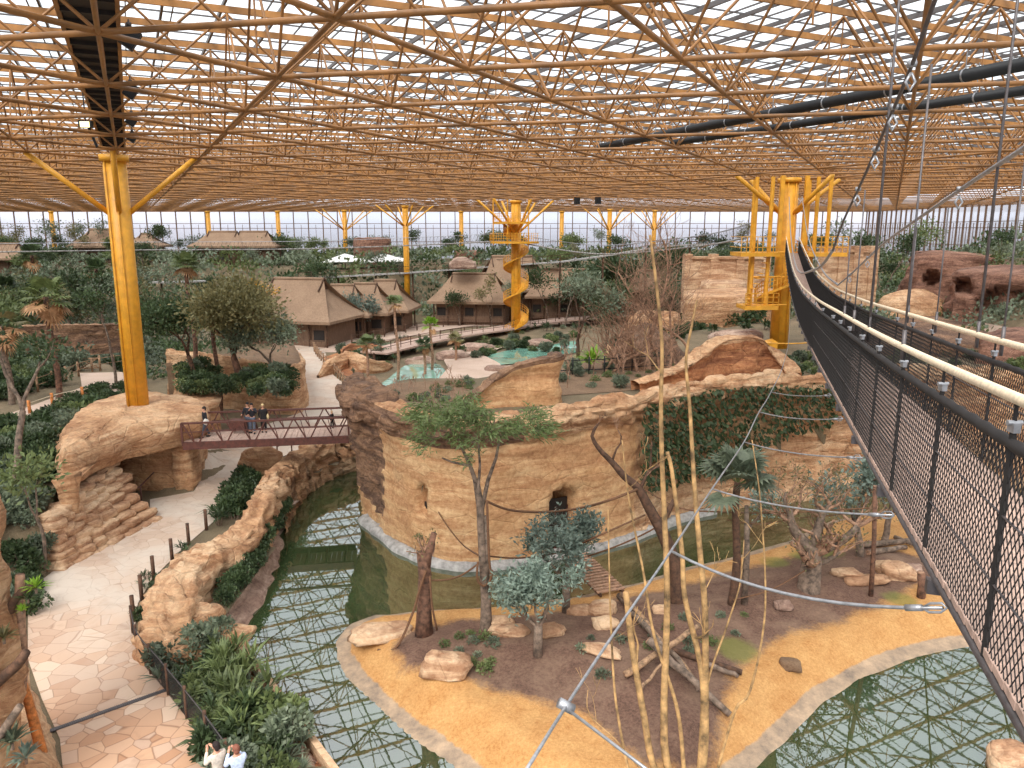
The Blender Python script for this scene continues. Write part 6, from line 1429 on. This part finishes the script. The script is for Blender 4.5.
for px, py, yt, lb, lf, sd_ in ((398, 380, 300, 'tall thin palm beside the turquoise pool, leftmost', 'leaf_mid', 1), (432, 372, 322, 'bright green palm on a double trunk by the turquoise pool', 'leaf_bright', 2), (425, 376, 342, 'drooping dark palm left of the bright green one', 'leaf_dark', 3), (456, 362, 336, 'small olive palm on the rock terrace', 'leaf_olive', 4), (368, 376, 340, 'small palm behind the pool edging', 'leaf_mid', 5)):
    g = G(px, py, 0); H_ = D(px, yt, g.y).z-.1; t = fanpalm('fan_palm', 120+sd_, lb, H_, .12, 18, 1.0, lf, 'barktan', 3); put(t, g, .3*sd_, 1)
g = G(590, 378, 5.5); t = spiky('palm_bush', 130, 'bright yellow green palm bush behind the cliff rim', 90, 1.5, 'leaf_bright', .6, .06, 'plant', 3, .6); put(t, (g.x, g.y, terr(g.x, g.y)), 0, 1.1)
for k, (px, py) in enumerate(((690, 330), (715, 333), (748, 330), (764, 328))): 
    g = G(px, py, 5.2); t = spiky('palm_bush', 131+k, ('dark green palm bush by the grey rocks, leftmost of four', 'dark green palm bush by the grey rocks, second of four', 'dark green palm bush by the grey rocks, third of four', 'dark green palm bush by the grey rocks, nearest the yellow column')[k], 50, 1.3, 'leaf_dark', .7, .07, 'plant', 2, .3); put(t, (g.x, g.y, terr(g.x, g.y)), 0, 1.1)
scatter(sh, 34, ([(340, 352), (372, 346), (392, 350), (388, 360), (350, 362)], 0), 'broad leaved bush in the bed behind the turquoise pool', 'bushes behind the turquoise pool', (.8, 1.3), mind=.9)
scatter(sh+cg, 40, ([(448, 352), (520, 340), (580, 340), (560, 352), (500, 350), (470, 366)], 0), 'small bush on the rock terrace before the village railing', 'bushes before the village railing', (.7, 1.3), mind=1.0)
scatter(twg+cg, 34, ([(376, 392), (470, 380), (468, 398), (440, 404), (400, 400)], 6.1), 'bare twiggy sapling on the cliff top soil at left', 'saplings on the left cliff top', (.5, .9), mind=.45)
scatter(twg, 16, ([(560, 396), (560, 372), (600, 360), (690, 362), (690, 382), (640, 390)], 5.9), 'bare sapling on the soil behind the cliff rim', 'saplings behind the cliff rim', (1.0, 1.7), mind=.8)
scatter(cg+sh[2:], 26, ([(562, 396), (562, 378), (600, 366), (690, 366), (690, 382), (640, 390)], 5.9), 'small plant on the soil behind the cliff rim', 'small plants behind the cliff rim', (.5, 1.0), mind=.6)
scatter(sh+cg, 40, ([(780, 378), (850, 378), (830, 352), (770, 350), (790, 366)], 5.9), 'low green plant right of the hump shaped rock crest', 'plants right of the rock crest', (.4, .8), mind=.5)
scatter(sh, 24, ([(600, 330), (660, 318), (690, 322), (680, 340), (620, 344)], 5), 'grey green bush around the rocks behind the twigs', 'bushes behind the bare twigs', (.9, 1.7), mind=1.2)
# vertical twig tangle (bare creeper tree) behind the cliff rim
g = G(655, 376, 5.7); yb_ = g.y
ch = [([(650, 380), (648, 350), (655, 320), (662, 300), (668, 270), (664, 240)], .16, .04), ([(640, 382), (632, 350), (628, 330)], .12, .04), ([(668, 380), (672, 350), (670, 315), (676, 290)], .12, .03), ([(690, 378), (688, 350), (676, 335), (650, 318), (632, 296), (618, 272)], .1, .03), ([(610, 376), (622, 362), (640, 354), (656, 350)], .14, .06), ([(600, 380), (612, 360), (618, 340), (626, 322)], .12, .05), ([(660, 382), (656, 350), (640, 322), (644, 300), (640, 280)], .08, .02), ([(680, 378), (668, 345), (652, 318), (648, 292), (644, 270)], .08, .02)]
traced('bare_tree', 'tangle of bare reddish branches standing behind the cliff rim, above the centre right', g, yb_, ch, 'barktan', 26, seed=21, tl=1.5, side=7)
# ---------------------------------------------------------------- near left edge: rock tower, leaning poles, aloes
o = rock_prism('rock_pillar', [(-15.4, 16.6), (-13.4, 16.4), (-12.75, 17.0), (-12.8, 18.2), (-14.6, 19)], -.3, 8.2, M['rock'], None, .22, .2, lambda t: .2*math.sin(t*5)+.85*t-.45, .3, .3, .5, 1.2, .7, dome=.4); tag(o, 'tall tan rock pillar cut off by the left edge', 'rock')
def near(pts, Y, r, lb, mat='bark', tw=None, name='leaning_pole', cat='branch'):
    L = resample([D(a, b, Y+(q[0] if q else 0)) for a, b, *q in pts], .2); o = L[-1]; t = thing(name, lb, cat, o); mb = MB(); n = len(L); mb.tube([p-o for p in L], [r*(.7+.3*k/n) for k in range(n)], 8); mb.build('branch_wood', M[mat], t, True); return t
b1 = G(43, 757, 0)
near([(18, 672), (28, 700), (43, 757)], 19.0, .15, 'orange brown pole planted at the path edge, lower left corner', 'woodor')
near([(8, 672), (12, 695), (16, 712)], 18.6, .14, 'short orange brown pole left of the longer one', 'woodor')
near([(20, 575), (20, 620), (22, 660), (20, 690)], 18.2, .16, 'pale grey trunk hugging the left rock pillar', 'barktan')
near([(35, 585), (22, 592), (12, 604), (10, 612)], 18.0, .12, 'dark mossy branch holding a spiky air plant', 'wooddk')
near([(26, 652), (18, 664), (4, 676), (-10, 688)], 17.2, .16, 'dark forked branch below the hanging plant', 'wooddk')
near([(20, 706), (12, 718), (-2, 738), (-12, 748)], 17.0, .13, 'mossy grey branch near the bottom left corner', 'bark')
for px, py, Y, lb, lf, s in ((36, 590, 18, 'spiky yellow green air plant on the dark branch', 'leaf_bright', .9), (22, 612, 18, 'small bright leafed plant on the left pillar', 'leaf_bright', .55), (28, 600, 18, 'dark clump of moss hanging below the air plant', 'leaf_dark', .8), (12, 745, 17, 'grey green rosette plant in the lower left corner', 'leaf_grey', 1.3), (26, 760, 17.5, 'silvery rosette plant beside the orange pole', 'leaf_silver', 1.1), (4, 640, 17.4, 'olive tuft growing on the left pillar', 'leaf_olive', 1.0)):
    t = spiky('rosette_plant', int(px*7), lb, 46, .55, lf, .4, .07, 'plant', 1, .05); put(t, D(px, py, Y), 0, s)
bk = loft([rs([G(66, 800, -.05), G(58, 740, -.05), G(44, 706, -.05), G(28, 668, -.05), G(24, 600, -.05)], 30), rs([G(50, 800, .5), G(40, 745, .5), G(24, 705, .5), G(12, 665, .5), G(8, 610, .5)], 30), rs([G(-40, 800, 1.0), G(-40, 745, 1.0), G(-40, 705, 1.0), G(-40, 665, 1.0), G(-40, 610, 1.0)], 30)], 'bank', M['rock'], None, .15, .05, 4); bk.data.flip_normals() if sum(p.normal.z for p in bk.data.polygons) < 0 else None; struct(bk)
# dense low undergrowth nobody could count
def thicket(name, poly, n, size, hmax, mats, lb, seed):
    rnd = random.Random(seed); x0, x1 = min(p[0] for p in poly), max(p[0] for p in poly); y0, y1 = min(p[1] for p in poly), max(p[1] for p in poly); P = [[] for _ in mats]; k = 0
    while k < n:
        x, y = rnd.uniform(x0, x1), rnd.uniform(y0, y1)
        if not inpoly(x, y, poly): continue
        h = max(0, noise.noise(Vector((x*.22, y*.22, seed)))+.55)*hmax; z = terr(x, y)+h*rnd.uniform(.55, 1); q = noise.noise(Vector((x*.13, y*.13, 9+seed))); i = int(max(0, min(len(mats)-1, (q+.5)*len(mats))))
        P[i].append((Vector((x, y, z)), Vector((0, 0, .5)))); k += 1
    for i, m in enumerate(mats):
        if P[i]: tag(leaves(name, P[i], size, M[m], None, rnd, .6), lb+(' (lighter patches)' if i else ''), 'undergrowth', None, 'stuff')
thicket('undergrowth', [(-145, 116), (-40, 113), (0, 124), (46, 116), (76, 108), (76, 168), (-145, 168)], 52000, .75, 3.2, ('leaf_dark', 'leaf_grey', 'leaf_mid'), 'dense undergrowth below the far glazed wall', 3)
thicket('undergrowth', [(-110, 62), (-42, 60), (-34, 70), (-33, 92), (-44, 100), (-60, 116), (-130, 116)], 40000, .5, 2.2, ('leaf_dark', 'leaf_grey'), 'dense undergrowth of the left thicket', 4)
thicket('undergrowth', [(34, 66), (46, 62), (54, 70), (76, 88), (76, 110), (56, 112), (36, 94)], 16000, .45, 1.8, ('leaf_grey', 'leaf_mid'), 'undergrowth on the slope below the right glazed wall', 5)
tag(boulder('boulder', G(1012, 768, -.9), (.8, .6, .6), M['rock_pale'], 88), 'pale boulder in the water at the bottom right corner', 'rock')
scatter(shd, 26, ([(684, 328), (760, 322), (770, 316), (690, 320)], 5.1), 'dark bush before the tan terrace and sandy wall', 'bushes before the sandy terrace', (1.4, 2.6), mind=1.0)
scatter(far_a+far_b[:1], 9, ([(686, 316), (766, 310), (772, 300), (690, 302)], 5.1), 'tree standing between the tan terrace and the sandy wall', 'trees before the sandy wall', (.55, .8), mind=3)
scatter(cg+rid, 44, ([(352, 376), (440, 352), (600, 336), (600, 326), (420, 336), (330, 350)], 0), 'small plant along the railings before the village', 'small plants before the village', (.9, 1.5), mind=1.2)
# unused prototypes are removed
for p in far_a+far_b+pal+sh+shd+rid+twg+cg:
    if not used.get(p.name_full):
        for c in list(p.children): bpy.data.objects.remove(c)
        bpy.data.objects.remove(p)
for o in bpy.data.objects:
    if 'h' in o: del o['h']
# ================================================================ WORLD AND LIGHT
w = bpy.data.worlds.new('world'); bpy.context.scene.world = w; w.use_nodes = True; t = w.node_tree; bg = t.nodes['Background']
tc = t.nodes.new('ShaderNodeTexCoord'); mp = t.nodes.new('ShaderNodeMapping'); mp.inputs['Scale'].default_value = (1, 1, 2.2); t.links.new(tc.outputs['Generated'], mp.inputs[0])
nz = t.nodes.new('ShaderNodeTexNoise'); nz.inputs['Scale'].default_value = 2.2; nz.inputs['Detail'].default_value = 6; t.links.new(mp.outputs[0], nz.inputs['Vector'])
rp = t.nodes.new('ShaderNodeValToRGB'); rp.color_ramp.elements[0].position = .38; rp.color_ramp.elements[0].color = (.74, .81, .86, 1); rp.color_ramp.elements[1].position = .6; rp.color_ramp.elements[1].color = (.97, .98, 1, 1); t.links.new(nz.outputs['Fac'], rp.inputs[0])
sx = t.nodes.new('ShaderNodeSeparateXYZ'); t.links.new(tc.outputs['Generated'], sx.inputs[0])
gr = t.nodes.new('ShaderNodeValToRGB'); e = gr.color_ramp.elements; e[0].position = .485; e[0].color = (.30, .29, .30, 1); e[1].position = .53; e[1].color = (1, 1, 1, 1)
x = e.new(.5); x.color = (.56, .53, .58, 1); x = e.new(.508); x.color = (.80, .78, .84, 1)
mr = t.nodes.new('ShaderNodeMapRange'); mr.inputs[1].default_value = -1; mr.inputs[2].default_value = 1; t.links.new(sx.outputs[2], mr.inputs[0]); t.links.new(mr.outputs[0], gr.inputs[0])
mx = t.nodes.new('ShaderNodeMix'); mx.data_type = 'RGBA'; mx.blend_type = 'MULTIPLY'; mx.inputs[0].default_value = 1; t.links.new(rp.outputs[0], mx.inputs[6]); t.links.new(gr.outputs[0], mx.inputs[7])
t.links.new(mx.outputs[2], bg.inputs[0]); bg.inputs[1].default_value = 1.0
sd = bpy.data.lights.new('sun', 'SUN'); sd.energy = 2.9; sd.angle = math.radians(34); sd.color = (1, .97, .92)
so = bpy.data.objects.new('sun', sd); C.objects.link(so); so.rotation_euler = (math.radians(38), math.radians(-18), 0)
sc = bpy.context.scene; vs_ = sc.view_settings; vs_.view_transform = 'Standard'; vs_.look = 'None'; vs_.gamma = 1; vs_.use_curve_mapping = False; vs_.exposure = .75
sc.cycles.use_denoising = True; sc.cycles.max_bounces = 8; sc.cycles.transparent_max_bounces = 12; sc.cycles.diffuse_bounces = 3
try: sc.cycles.denoiser = 'OPENIMAGEDENOISE'
except Exception: pass
